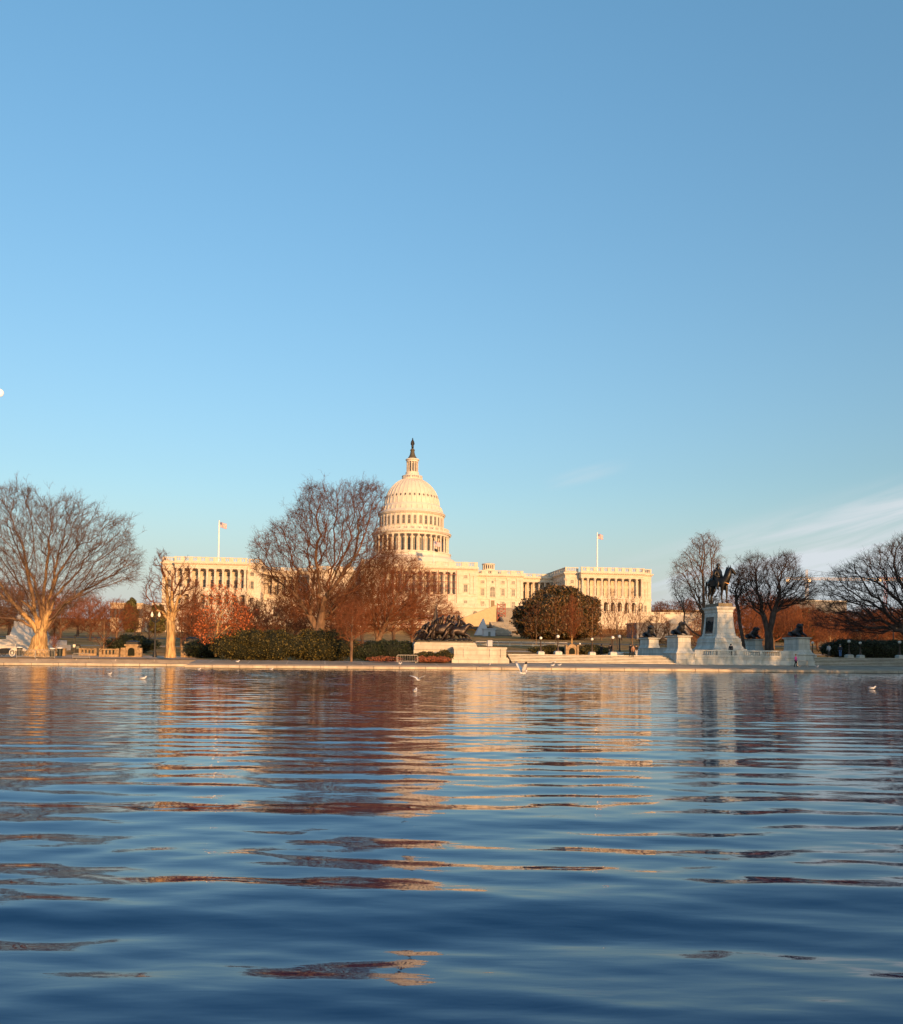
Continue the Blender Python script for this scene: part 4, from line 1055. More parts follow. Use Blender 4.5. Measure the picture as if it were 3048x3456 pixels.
hero('forked_tree', 'dark bare tree forking low into a wide V right of the rider statue', 2597, 2200, 134,
     [[(2597,2200),(2596,2160),(2594,2136)],
      [(2590,2132),(2572,2060),(2562,2000),(2560,1960),(2559,1915)],
      [(2598,2132),(2610,2070),(2626,2020),(2630,1985),(2622,1950),(2640,1915),(2658,1890)],
      [(2563,2010),(2540,1970),(2515,1948),(2495,1960)],
      [(2626,2020),(2645,1990),(2680,1982),(2720,1985),(2740,2010)],
      [(2630,2010),(2660,2000),(2700,2010)],[(2560,1985),(2580,1940),(2590,1900)],[(2622,1950),(2610,1900),(2600,1880)],[(2569,2050),(2545,2010),(2520,2000)]],
     [(2485,1990),(2480,1940),(2510,1895),(2535,1880),(2575,1872),(2595,1895),(2620,1880),(2655,1868),(2688,1880),(2690,1920),(2720,1935),(2750,1965),(2765,2000),(2740,2035),(2680,2040),(2640,2050),(2600,2050),(2560,2060),(2500,2040)],
     1800, .62, ydep=3.5, rt=.015, bf=.6, seed=52, bark='barkd', twig='twigd', tw=(4, 1.1, .012), flare=1.2, ys=[0,1,-1,2,-2,1,-2,2,-1])
hero('leaning_tree', 'crooked dark bare stems leaning out from behind the stone pedestal', 2512, 2196, 136,
     [[(2512,2196),(2506,2150)],
      [(2506,2150),(2496,2080),(2487,2035),(2485,1992),(2497,1960),(2520,1946)],
      [(2510,2190),(2530,2145),(2550,2105),(2568,2070)],[(2487,2035),(2500,2000),(2508,1970)],[(2500,2100),(2495,2065),(2520,2050)]],
     [(2462,1990),(2470,1940),(2500,1915),(2540,1920),(2545,1960),(2520,2000),(2470,2020)],
     330, .26, ydep=1.5, rt=.02, bf=.3, seed=53, bark='barkd', twig='twigd', tw=(3, .7, .013))
hero('old_oak', 'massive dark oak entering from the right edge with long level boughs', 3095, 2195, 118,
     [[(3095,2195),(3080,2130),(3070,2090)],
      [(3070,2095),(3045,2070),(3010,2062),(2960,2058),(2900,2062),(2850,2090),(2800,2112)],
      [(3070,2080),(3040,2030),(3010,2000),(2970,1965),(2930,1950),(2880,1945),(2840,1935)],
      [(3072,2070),(3060,2000),(3030,1950),(3020,1900),(3030,1850)],
      [(3010,2000),(2980,2010),(2940,1990),(2890,1980),(2860,2000)],
      [(2960,2058),(2910,2080),(2860,2130),(2800,2120)],[(3040,2030),(3030,1980),(2990,1930),(2960,1900),(2920,1890)],
      [(3070,2060),(3100,1990),(3120,1900),(3110,1830)],[(3080,2060),(3150,2000),(3200,1960)],[(2970,2058),(2930,2030),(2880,2030),(2820,2040),(2780,2060)],
      [(3030,1950),(2985,1900),(2975,1860)],[(3048,1920),(3060,1860),(3045,1810)]],
     [(2740,2110),(2745,2070),(2790,2020),(2770,1990),(2800,1950),(2820,1925),(2860,1925),(2885,1895),(2930,1885),(2950,1860),(2985,1845),(3010,1840),(3030,1815),(3060,1800),(3150,1790),(3250,1900),(3260,2050),(3150,2110),(3050,2110),(2980,2140),(2880,2140),(2800,2130)],
     3000, .95, ydep=6, rt=.017, bf=.55, seed=61, bark='barkd', twig='twigd', tw=(4, 1.1, .013), flare=1.3, thr=.12,
     ys=[0,-2,1,0,3,-3,2,1,0,2,-2,1])

# --- repeated park trees: a few grown once, then copied
def proto(seed, h, wd, n, base=.22, bark='bark', twig='twigr', tw=(3, 1.0, .022), r0=.28, droop=0, leaves=None, upright=.0, step=.8):
    rr = random.Random(seed); zt = h * base
    limbs = [[(0, 0, 0), (rr.uniform(-.2,.2), 0, zt), (rr.uniform(-.4,.4), 0, h*.55), (rr.uniform(-.6,.6), 0, h*.9)]]
    for i in range(6):
        a = rr.uniform(0, 2*PI); z0 = zt * rr.uniform(.9, 1.8); L_ = wd * rr.uniform(.55, .9)
        limbs.append([(0, 0, z0), (math.cos(a)*L_*.5, math.sin(a)*L_*.5, z0 + h*.18), (math.cos(a)*L_, math.sin(a)*L_, z0 + h*rr.uniform(.3,.5))])
    poly = []
    for i in range(14):
        a = 2*PI*i/14; r = rr.uniform(.85, 1.08)
        poly.append((math.cos(a)*wd*r, h*(.58 + upright*.02) + math.sin(a)*h*.42*r))
    return make_tree('park_tree', None, 'tree', (0,0,0), limbs, poly, n, r0, ydep=wd*.9, rt=.02, bf=.5, seed=seed, bark=bark, twig=twig, tw=tw, droop=droop, thr=.12, step=step, leaves=leaves)
PR = {'a': proto(101, 12, 5.5, 650), 'b': proto(102, 12, 4.6, 600, .3), 'c': proto(103, 14, 4.0, 600, .18, 'barkg', 'twigr'),
      'd': proto(104, 12, 6.5, 750, .2, 'barkd', 'twig'), 'g': proto(105, 12, 4.2, 300, .25, 'limb', 'twig', (2, .8, .011), .13),
      's': proto(106, 9, 2.8, 160, .3, 'barkd', 'twig', (2, .7, .014), .10)}
PH = {'a': 12, 'b': 12, 'c': 14, 'd': 12, 'g': 12, 's': 9}
USED = set()
def park(kind, X, Yt, t, label, group, wsc=1.0, name='park_tree', rz=None, seed=0):
    """one tree standing at pixel column X on the line of depth t, its top at Yt"""
    s = stx(X, t); p = W(s, t, ground_z(s, t) - .1)
    zc = p.y; top = CAMH + (hor(X) - Yt) / FPX * zc
    sc_ = (top - p.z) / PH[kind]
    if kind in USED: o = copy_tree(PR[kind])
    else: o = PR[kind]; USED.add(kind)
    o.name = name; o.location = p; o.rotation_euler = (0, 0, rz if rz is not None else (X * 1.7 + seed) % 6.28); o.scale = (sc_ * wsc, sc_ * wsc, sc_)
    tag(o, label, 'tree', group); return o
G1 = 'bare trees in the park behind the left shore'
for a in [('a', -40, 1945, 190, 'rust coloured bare tree cut by the left edge behind the stepped monument', 1.3),
          ('d', 30, 1960, 240, 'dark bare tree behind the stepped monument near the left edge', 1.3),
          ('b', 120, 1985, 210, 'bare tree directly behind the great golden trunk', 1.3),
          ('a', 205, 1990, 230, 'bare rust tree just right of the great golden trunk', 1.2),
          ('c', 184, 2090, 130, 'thin pale stemmed sapling against the stepped monument right end', .6),
          ('d', 262, 1995, 250, 'broad bare tree behind the black lantern post', 1.2),
          ('b', 305, 2010, 205, 'reddish bare tree above the grassy slope behind the low balustrade', 1.2),
          ('g', 352, 2040, 122, 'pale trunked young tree standing at the low balustrade', 1.1),
          ('a', 395, 2020, 215, 'bare tree half hidden by the pale trunked young tree', 1.1),
          ('d', 455, 2045, 280, 'distant bare tree in front of the white terrace end', 1.1),
          ('s', 505, 2030, 150, 'small dark bare tree beside the stone fountain house', 1.2),
          ('b', 640, 2035, 215, 'bare tree between the forked pale trunk and the red leaves', 1.1),
          ('c', 625, 2130, 128, 'stubby pale stem leaning beside the forked pale trunk', .5),
          ('a', 690, 2080, 250, 'rust bare tree behind the red leaved tree', 1.2),
          ('a', -120, 2020, 170, 'bare tree outside the left edge of the view', 1.3)]:
    park(a[0], a[1], a[2], a[3], a[4], G1, a[5])
for i, (a) in enumerate([('b', 612, 2030, 170, 'bare tree low before the left colonnade beside the forked trunk', 1.0), ('a', 668, 2035, 160, 'rust bare tree low before the left colonnade', 1.0), ('g', 745, 1985, 150, 'airy bare tree standing over the red leaves', .9), ('b', 815, 2020, 150, 'bare tree touching the right side of the red leaves', 1.0), ('a', 868, 2060, 140, 'low brown bare tree over the left yew end', 1.0), ('c', 655, 1960, 185, 'upright pale bare tree in front of the left colonnade', .8), ('g', 712, 1965, 180, 'light branched bare tree rising behind the red leaves', .8),
          ('g', 790, 1955, 200, 'sparse bare tree in front of the left wing right end', .9), ('b', 850, 2010, 185, 'bare tree right of the red leaves at the yew', 1.0),
          ('a', 905, 2020, 165, 'drooping brown bare tree behind the left end of the yew', 1.2), ('d', 965, 2040, 180, 'dark brown bare tree behind the middle of the yew', 1.2),
          ('a', 1030, 2030, 200, 'rust tree behind the great elm trunk on its left', 1.1), ('b', 1120, 2000, 190, 'rust tree behind the great elm trunk on its right', 1.2),
          ('a', 1170, 1990, 175, 'dense brown tree behind the slender young tree', 1.2), ('d', 1225, 1960, 190, 'dense bare tree below the dome left side', 1.1),
          ('b', 1330, 1960, 210, 'rust bare tree below the dome centre', 1.2), ('a', 1390, 2000, 190, 'rust bare tree below the dome right side', 1.1),
          ('b', 1075, 1950, 230, 'tall rust tree between the great elm limbs', 1.3), ('a', 1000, 1970, 240, 'rust tree showing through the left limbs of the elm', 1.2)]):
    park(a[0], a[1], a[2], a[3], a[4], 'bare trees behind the yew hedge', a[5])
G3 = 'bare trees before the dark evergreen and right wing'
for a in [('g', 1810, 2030, 222, 'left bare tree standing before the dark evergreen', .9), ('g', 1876, 2020, 215, 'second bare tree before the dark evergreen', .8),
          ('c', 1931, 2010, 222, 'tallest rust tree before the dark evergreen', .8), ('g', 2000, 2020, 220, 'bare tree before the right edge of the dark evergreen', .9),
          ('g', 2066, 1985, 200, 'light airy tree before the right arcade', .6), ('s', 2085, 2015, 190, 'thin stem beside the light tree before the arcade', .8),
          ('g', 2136, 1985, 210, 'light upright tree before the last arches of the arcade', .6), ('b', 2215, 2070, 165, 'broad vase shaped bare tree right of the right wing', 1.2),
          ('s', 2160, 2040, 175, 'thin bare tree left of the crouching lion', .9), ('s', 2258, 2090, 160, 'small tree between the two left lions', .9),
          ('a', 2030, 2110, 300, 'low rust tree at the foot of the right terrace', 1.6), ('d', 2100, 2112, 300, 'low dark tree at the foot of the right terrace', 1.8)]:
    park(a[0], a[1], a[2], a[3], a[4], G3, a[5])
G4 = 'rust coloured trees behind the rider memorial'
for a in [('a', 2230, 2030, 480, 'far rust tree right of the right wing corner', 1.6), ('d', 2275, 2025, 470, 'far dark red tree above the tan wall', 1.6), ('b', 2330, 2020, 420, 'far rust tree behind the weeping tree', 1.6),
          ('a', 2360, 2090, 170, 'rust bare tree behind the stone pedestal left side', 1.0), ('a', 2480, 2010, 190, 'rust tree seen just right of the stone pedestal', 1.1),
          ('b', 2545, 1985, 215, 'tall rust tree filling the gap behind the leaning stems', 1.3), ('c', 2556, 2060, 165, 'pale stemmed tree behind the third lion', .9),
          ('a', 2610, 2010, 200, 'rust tree behind the forked dark tree', 1.3), ('d', 2660, 2010, 230, 'brown tree right of the forked dark tree', 1.3),
          ('c', 2672, 2020, 170, 'slim pale trunk above the right lion', .8), ('a', 2715, 2050, 180, 'rust tree right of the right lion', 1.2),
          ('b', 2760, 2060, 200, 'bushy rust tree left of the two park visitors', 1.3), ('c', 2802, 2070, 160, 'pale double trunk behind the visitor in grey', 1.1),
          ('c', 2838, 2080, 165, 'pale branched tree behind the visitor in jeans', .9), ('a', 2860, 2060, 210, 'rust tree below the boughs of the old oak', 1.3),
          ('d', 2910, 2050, 195, 'dark brown tree behind the dark clipped hedge', 1.3), ('b', 2960, 2055, 180, 'rust tree left of the far double lamp', 1.3),
          ('a', 3010, 2050, 200, 'rust tree behind the far double lamp', 1.3), ('d', 3060, 2050, 190, 'dark tree at the right edge behind the hedge', 1.3),
          ('a', 3130, 2040, 180, 'bare tree outside the right edge', 1.3)]:
    park(a[0], a[1], a[2], a[3], a[4], G4, a[5])
# far lines of bare woods closing the view
for i, (X, Yt, t, kd) in enumerate([(-60, 2040, 420, 'a'), (20, 2050, 400, 'd'), (90, 2060, 430, 'b'), (170, 2050, 410, 'a'), (250, 2065, 430, 'd'), (330, 2060, 400, 'b'), (410, 2050, 430, 'a'), (480, 2040, 420, 'd'), (530, 2030, 410, 'a')]):
    park(kd, X, Yt, t, 'one of the small far bare trees on the rise behind the left park', 'far bare trees on the rise at left', 2.2)
for i, (X, Yt, t, kd) in enumerate([(2400, 2050, 380, 'a'), (2460, 2060, 360, 'b'), (2520, 2040, 400, 'd'), (2640, 2050, 400, 'a'), (2700, 2062, 380, 'b'), (2780, 2060, 400, 'd'), (2850, 2060, 380, 'a'), (2930, 2055, 380, 'b'), (3000, 2050, 400, 'd'), (3080, 2045, 380, 'a')]):
    park(kd, X, Yt, t, 'one of the small far bare trees on the rise behind the right park', 'far bare trees on the rise at right', 2.2)

# --- evergreens and hedges
def blob(name, label, cat, loc, clumps, leaf, m, n, seed=1, rz=0, core=.8, spread=.22, group=None, trunk=None):
    """foliage gathered in clumps: clumps = (x,y,z,rx,ry,rz)"""
    rng = np.random.default_rng(seed); o = thing(name, label, cat, loc, rz, group)
    C = np.array(clumps, float); vol = (C[:, 3] * C[:, 4] + C[:, 4] * C[:, 5] + C[:, 3] * C[:, 5]); pick = rng.choice(len(C), n, p=vol / vol.sum())
    d = nrm(rng.normal(0, 1, (n, 3))); rad = 1 - np.abs(rng.normal(0, spread, n))
    # lumpy surface
    lump = 1 + .10 * np.sin(d[:, 0] * 9 + pick) * np.sin(d[:, 2] * 8 + pick * 2) + .06 * np.sin(d[:, 1] * 15 + pick)
    P_ = C[pick, :3] + d * C[pick, 3:] * (rad * lump)[:, None]
    P_[:, 2] = np.maximum(P_[:, 2], .05)
    link('foliage', leaf_mesh(P_, leaf, m, rng, d * .7), o)
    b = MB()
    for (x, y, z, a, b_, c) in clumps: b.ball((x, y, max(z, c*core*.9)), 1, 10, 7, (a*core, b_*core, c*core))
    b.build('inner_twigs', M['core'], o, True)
    if trunk: MB().tube([(0,0,-.5),(0,0,trunk)], [.35,.2], 7).build('trunk', M['bark'], o)
    return o
def hedge(name, label, Xa, Xb, Yt, t, m, n, leaf, seed, dep=3.0, cl=None, zb=None, wob=.25, cat='hedge', group=None, rs=1.5):
    s0, s1 = stx(Xa, t), stx(Xb, t); rr = random.Random(seed); sm = (s0 + s1) / 2
    z0 = ground_z(sm, t) if zb is None else zb
    zc = W(sm, t).y; H_ = CAMH + (hor((Xa+Xb)/2) - Yt) / FPX * zc - z0
    L_ = s1 - s0; k = cl or max(3, int(L_ / 1.3)); C = []
    for i in range(k):
        x = -L_/2 + L_*(i+.5)/k; edge_ = min(1, .72 + .28*min(i, k-1-i))
        C.append((x, rr.uniform(-.3,.3), H_*.45, L_/k*rs, dep/2, H_*.52*edge_*rr.uniform(.86,1.1)))
        C.append((x + rr.uniform(-.5,.5), rr.uniform(-1,1)*dep*.25, H_*.68*edge_, L_/k*.75, dep*.35, H_*.33*edge_*rr.uniform(.85,1.1)))
    return blob(name, label, cat, W(sm, t, z0), C, leaf, m, n, seed, PHI, .84, .17, group)
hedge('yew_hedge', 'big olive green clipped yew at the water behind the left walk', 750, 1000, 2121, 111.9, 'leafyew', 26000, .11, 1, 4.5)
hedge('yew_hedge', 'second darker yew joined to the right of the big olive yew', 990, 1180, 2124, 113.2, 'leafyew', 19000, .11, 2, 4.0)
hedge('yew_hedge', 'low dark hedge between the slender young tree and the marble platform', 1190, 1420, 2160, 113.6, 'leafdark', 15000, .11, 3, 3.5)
hedge('shrub', 'rounded green shrub against the marble platform corner', 1478, 1520, 2192, 109.6, 'leafyew', 3000, .09, 4, 1.6, 3, None, cat='shrub')
hedge('shrub', 'low clipped green shrub under the bronze group platform', 1405, 1482, 2198, 109.8, 'leafyew', 4200, .09, 5, 1.5, 4, cat='shrub')
for i, (a, b_) in enumerate(((1262, 1338), (1412, 1440), (1440, 1475), (1480, 1512))):
    hedge('rusty_shrub', ['long row of rusty red shrub left of the steel barrier', 'small rusty red shrub just right of the steel barrier', 'middle rusty red shrub below the green clipped shrub', 'last rusty red shrub at the marble platform foot'][i], a, b_, 2214, 108.6, 'leafrust', 2600, .08, 10 + i, 1.2, 3, cat='shrub', group='rusty red shrubs at the walk')
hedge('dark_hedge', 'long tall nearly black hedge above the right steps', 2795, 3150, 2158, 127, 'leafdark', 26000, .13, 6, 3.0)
hedge('yew_hedge', 'green hedge left of the small stone gatehouse', 1812, 1905, 2176, 131, 'leafyew', 6500, .11, 7, 2.5)
hedge('yew_hedge', 'green hedge right of the small stone gatehouse', 1955, 2040, 2176, 131, 'leafyew', 6500, .11, 8, 2.5)
hedge('round_bush', 'wide dark bush behind the stone fountain house at left', 385, 515, 2142, 140, 'leafdark', 9000, .13, 9, 5, 4, cat='bush')
hedge('round_bush', 'dark bush at the foot of the red leaved tree', 650, 760, 2150, 122, 'leafdark', 7000, .12, 12, 4, 4, cat='bush')
def evergreen(name, label, X, Yt, Yb, halfw, t, m, n, seed, leaf=.35, gz=None, s=None):
    s = stx(X, t) if s is None else s; p = W(s, t, ground_z(s, t) if gz is None else gz); k = p.y / FPX
    top = CAMH + (hor(X) - Yt) * k - p.z; Rw = halfw * k; rr = random.Random(seed); C = []
    for i in range(34):
        a = rr.uniform(0, 2*PI); v = rr.uniform(-.55, .95); q = math.sqrt(max(0, 1 - v*v*.98)) * rr.uniform(.45, .8)
        zq = top*.42 + v*top*.45; q *= 1.12 if v < 0 else 1; C.append((math.cos(a)*q*Rw, math.sin(a)*q*Rw, zq, Rw*.28, Rw*.28, top*.13))
    C.append((0, 0, top*.46, Rw*.80, Rw*.80, top*.44)); C.append((0, 0, top*.28, Rw*.9, Rw*.9, top*.27)); C.append((0, 0, top*.14, Rw*.86, Rw*.86, top*.15))
    return blob(name, label, 'evergreen tree', p, C, leaf, m, n, seed, 0, .84, .12, None, top*.3)
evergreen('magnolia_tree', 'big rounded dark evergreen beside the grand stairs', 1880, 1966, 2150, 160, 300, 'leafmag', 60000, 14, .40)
evergreen('pine_tree', 'olive evergreen above the far white terrace at left', 440, 2012, 2100, 26, 330, 'leafpine', 7000, 15, .4)
evergreen('pine_tree', 'dark green evergreen behind the double street lamp', 530, 2035, 2110, 30, 320, 'leafpine', 7000, 16, .4)
evergreen('pine_tree', 'dark evergreen crown behind the right lion', 2715, 2048, 2150, 45, 330, 'leafpine', 8000, 17, .4)
evergreen('pine_tree', 'dark low evergreen left of the right lion', 2632, 2085, 2150, 30, 300, 'leafdark', 6000, 18, .35)
# ------------------------------------------------------------------ steps and the rider memorial
def wbox(b, s0, s1, t0, t1, z0, z1):      # box laid out in the setting frame
    V = [W(s, t, z) for z in (z0, z1) for s, t in ((s0,t0),(s1,t0),(s1,t1),(s0,t1))]
    return b.add(V, [(0,3,2,1),(4,5,6,7),(0,1,5,4),(1,2,6,5),(2,3,7,6),(3,0,4,7)])
S_P2a, S_P4b = 46.8, 66.6
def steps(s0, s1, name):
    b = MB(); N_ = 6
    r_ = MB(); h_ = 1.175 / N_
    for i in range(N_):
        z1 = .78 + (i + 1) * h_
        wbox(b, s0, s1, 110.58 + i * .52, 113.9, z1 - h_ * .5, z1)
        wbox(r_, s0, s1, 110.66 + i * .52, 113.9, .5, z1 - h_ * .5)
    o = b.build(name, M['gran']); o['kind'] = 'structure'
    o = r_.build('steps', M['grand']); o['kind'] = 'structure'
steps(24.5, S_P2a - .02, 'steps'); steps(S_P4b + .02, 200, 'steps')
# platform with balustrade between the two front lions
pl = thing('memorial_terrace', 'white marble terrace wall with baluster parapet in front of the rider memorial', 'terrace wall', W(56.7, 110.7, 0), PHI)
def L(s, t): return (s - 56.7, t - 110.7)
TZ = 1.95
b = MB(); b.box(-7.3, 7.5, -.05, 27, .4, TZ); b.box(-7.3, 7.5, -.4, -.05, .4, .95); b.box(-7.3, 7.5, -.16, -.05, TZ - .12, TZ + .02); b.build('wall', M['gmarble'], pl)
b = MB(); x0, x1 = -7.3, 7.5
b.box(x0, x1, -.10, .32, TZ, TZ + .16); b.box(x0, x1, -.12, .34, TZ + .70, TZ + .86)
piers = [x0, x0 + 1.9, x0 + 4.15, x0 + 6.4, x0 + 8.0, x0 + 10.2, x0 + 12.3, x1 - .9]
for i, q in enumerate((0.0, 3.2, 5.9, 6.9, 9.3, 12.1, 13.0)):
    wd = (1.1, .35, .9, .0, .35, .9, 1.8)[i]
    if wd: b.box(x0 + q, min(x1, x0 + q + wd), -.11, .33, TZ + .16, TZ + .70)
b.build('parapet', M['gmarble'], pl)
bal = MB().lathe([(.085, 0), (.085, .06), (.05, .10), (.095, .24), (.05, .42), (.085, .48), (.085, .54)], 8, cap=False).mesh('baluster', M['gmarble'], True)
def runs(a, c):
    n = int((c - a) / .27)
    for k in range(n): link('baluster', bal, pl, (x0 + a + (k + .5) * (c - a) / n, .11, TZ + .16))
for a, c in ((1.1, 3.2), (3.55, 5.9), (6.8, 9.3), (9.65, 12.1)): runs(a, c)
def moulded(b, cx, cy, prof):
    """stack of frusta: (half width x, half depth y, z)"""
    for (a, c, z), (a2, c2, z2) in zip(prof, prof[1:]):
        b.frus((cx - a, cx + a, cy - c, cy + c, z), (cx - a2, cx + a2, cy - c2, cy + c2, z2))
    return b
def lion_pedestal(s0, s1, t0, zb, label, L_=4.6):
    w_ = (s1 - s0) / 2; o = thing('lion_pedestal', label, 'pedestal', W((s0 + s1) / 2, t0 + L_ / 2, 0), PHI, 'lion pedestals')
    h = L_ / 2; b = MB()
    if zb < 1.2: b.box(-w_, w_, -h, h, .5, 1.35); b.box(-w_ - .12, w_ + .12, -h - .12, h + .12, .45, .9); b.box(-w_ + .3, w_ - .3, -h - .04, -h, .98, 1.28); z0 = 1.35
    else: z0 = TZ - .1
    moulded(b, 0, 0, [(w_ + .05, h + .05, z0), (w_ + .05, h + .05, z0 + .14), (w_ - .05, h - .05, z0 + .2), (w_ - .05, h - .05, z0 + .85), (w_ + .06, h + .06, z0 + .9), (w_ + .06, h + .06, z0 + 1.0), (w_ - .22, h - .22, z0 + 1.25), (w_ - .40, h - .40, z0 + 1.75), (w_ - .42, h - .42, TZ + 2.45), (w_ - .22, h - .22, TZ + 2.6), (w_ - .22, h - .22, TZ + 2.72)])
    b.build('block', M['gmarble'], o)
    return o
M['bronzel'] = mat('lion_bronze', (.020, .021, .024), .5, .3, 3, .5, .3, bump=.5, bscale=12)
def lion(s, t, z, label, look):
    o = thing('lion_statue', label, 'statue', W(s, t, z), PHI, 'bronze lions round the rider memorial')
    MB().box(-.85, .85, -2.05, 2.05, 0, .14).build('base', M['bronzel'], o)
    k = look; o.scale = (.9, .9, .92)
    skin('body', [(0,1.45,.62),(0,.6,.72),(0,-.4,.95),(0,-.95,1.3),(.1*k,-1.15,1.75),(.25*k,-1.55,1.75),(.33*k,-1.8,1.65),
                  (.42,-1.0,.55),(.45,-1.7,.3),(.45,-2.0,.25),(-.42,-1.0,.55),(-.45,-1.7,.3),(-.45,-2.0,.25),
                  (.5,1.2,.55),(.62,.6,.35),(.6,.3,.25),(-.5,1.2,.55),(-.62,.6,.35),(-.6,.3,.25),(.2,1.9,.4),(.5,2.2,.25),(.75,2.0,.1)],
         [(0,1),(1,2),(2,3),(3,4),(4,5),(5,6),(2,7),(7,8),(8,9),(2,10),(10,11),(11,12),(0,13),(13,14),(14,15),(0,16),(16,17),(17,18),(0,19),(19,20),(20,21)],
         [.48,.44,.50,.50,.42,.26,.17,.24,.16,.15,.24,.16,.15,.34,.2,.14,.34,.2,.14,.09,.06,.09], M['bronzel'], o, 2)
    mb = MB()
    rng = random.Random(3)
    for i in range(26):
        a = rng.uniform(0, 2*PI); v = rng.uniform(-.9, .6); r = .42
        mb.ball((.08*k + math.cos(a)*r*.9, -1.0 + math.sin(a)*r*.7, 1.6 + v*.62), rng.uniform(.13, .22), 6, 5)
    mb.build('mane', M['bronzel'], o, True)
    return o
z_top = TZ + 2.72
lion_pedestal(S_P2a, 49.4, 110.55, .6, 'tall marble pedestal beside the steps under the second lion from the left')
lion_pedestal(64.1, S_P4b, 110.55, .6, 'tall marble pedestal under the rightmost lion by the right steps')
lion_pedestal(stx(2186, 125.5), stx(2232, 125.5) + .2, 125.5, 2, 'marble pedestal under the leftmost lion')
lion_pedestal(stx(2546, 126), stx(2580, 126) + .3, 126, 2, 'marble pedestal under the third lion beside the forked tree')
lion(48.1, 112.8, z_top, 'second bronze lion from the left with raised maned head', 1)
lion(65.3, 112.8, z_top, 'rightmost bronze lion lying on its tall pedestal', -1)
lion((stx(2186,125.5)+stx(2232,125.5))/2 + .1, 127.8, z_top, 'leftmost bronze lion hunched behind the group of visitors', -1)
lion((stx(2546,126)+stx(2580,126))/2 + .1, 128.3, z_top, 'third bronze lion resting right of the rider pedestal', 1)
# low link wall between the left lions
o = tag(MB().box(-.25, .25, -5.2, 5.2, TZ, TZ + 1.0).box(-.33, .33, -5.2, 5.2, TZ + 1.0, TZ + 1.15).build('link_wall', M['gmarble'], None, loc=W(47.6, 120.3, 0)), 'short low marble wall linking the two left lion pedestals', 'wall'); o.rotation_euler = (0, 0, PHI)
# rider pedestal
TC = 117.4 + 2.4; SC = stx(2452, 117.4)
o = thing('rider_pedestal', 'tall tapering white marble pedestal carrying the mounted rider', 'pedestal', W(SC, TC, 0), PHI)
b = MB(); moulded(b, 0, 0, [(3.0, 3.95, TZ - .02), (3.0, 3.95, 2.55), (2.75, 3.75, 2.56), (2.75, 3.75, 2.78), (2.55, 3.55, 2.79), (2.55, 3.55, 2.98), (2.3, 3.3, 3.08), (2.05, 3.1, 3.5), (1.97, 3.02, 3.92), (2.02, 3.08, 3.95), (2.02, 3.08, 4.05), (1.93, 2.98, 4.12), (1.93, 2.98, 4.55), (1.74, 2.75, 4.62), (1.70, 2.72, 4.8), (1.5, 2.5, 4.86), (1.38, 2.36, 5.3), (1.24, 2.2, 6.6), (1.14, 2.1, 8.2), (1.14, 2.1, 8.28), (1.2, 2.15, 8.3), (1.2, 2.15, 8.6), (1.36, 2.36, 8.8), (1.42, 2.42, 8.9), (1.42, 2.42, 9.06), (1.1, 2.1, 9.12)])
b.build('shaft', M['gmarble'], o)
for sx in (-1, 1):
    def slab(m, y0, y1, z0, z1, d):
        x_0 = 1.42 - (z0 - 5.2) * .095; x_1 = 1.42 - (z1 - 5.2) * .095
        m.add([(sx*(x_0 - .2), y0, z0), (sx*(x_0 + d), y0, z0), (sx*(x_0 + d), y1, z0), (sx*(x_0 - .2), y1, z0), (sx*(x_1 - .2), y0, z1), (sx*(x_1 + d), y0, z1), (sx*(x_1 + d), y1, z1), (sx*(x_1 - .2), y1, z1)],
              [(0,3,2,1),(4,5,6,7),(0,1,5,4),(1,2,6,5),(2,3,7,6),(3,0,4,7)])
    fm = MB(); slab(fm, -1.6, 1.6, 5.0, 5.25, .14); slab(fm, -1.6, -1.32, 5.25, 7.65, .14); slab(fm, 1.32, 1.6, 5.25, 7.65, .14); slab(fm, -1.6, 1.6, 7.65, 7.95, .14)
    fm.build('frame', M['gmarble'], o)
    rl = MB(); slab(rl, -1.31, 1.31, 5.26, 7.64, .07)
    rng = random.Random(7)
    for i in range(16):
        y = -1.1 + 2.2 * i / 15; z = 5.5 + rng.uniform(0, .5)
        xx = sx * (1.49 - (z - 5.2) * .095)
        rl.tube([(xx, y, z), (xx - sx*.07, y + rng.uniform(-.1,.1), z + .9)], [.12, .08], 5); rl.ball((xx - sx*.09, y, z + 1.05), .13, 6, 4)
    rl.build('relief_panel', M['bronze'], o)
MT_ = 9.12
st = thing('rider_statue', 'dark bronze rider in hat on a standing horse atop the tall marble pedestal', 'statue', W(SC, TC, MT_), PHI)
st.scale = (1.1, 1.1, 1.1)
MB().frus((-.95, .95, -2.0, 2.05, 0), (-.92, .92, -1.95, 2.0, .42)).build('plinth', M['bronzeg'], st)
z = .42
HV = [(0,1.30,2.95),(0,.85,3.05),(0,.15,2.80),(0,-.55,2.80),(.02,-1.05,3.0),(.12,-1.35,3.55),(.25,-1.48,4.15),(.40,-1.45,4.62),(.60,-1.58,4.48),(.88,-1.74,4.12),(1.12,-1.88,3.78),
      (.36,-.90,2.45),(.36,-.98,1.85),(.35,-1.02,1.10),(.35,-1.0,.38),(.35,-1.1,.06),
      (-.36,-.90,2.45),(-.36,-.82,1.85),(-.35,-.72,1.10),(-.35,-.78,.38),(-.35,-.9,.06),
      (.40,1.15,2.45),(.42,.98,1.95),(.40,1.42,1.15),(.40,1.34,.40),(.40,1.22,.06),
      (-.40,1.15,2.45),(-.42,.90,1.95),(-.40,1.28,1.15),(-.40,1.18,.40),(-.40,1.05,.06),
      (0,1.85,2.95),(.02,2.05,2.2),(.03,2.0,1.2),(.05,1.9,.6)]
HV = [(x, y, q + z) for x, y, q in HV]
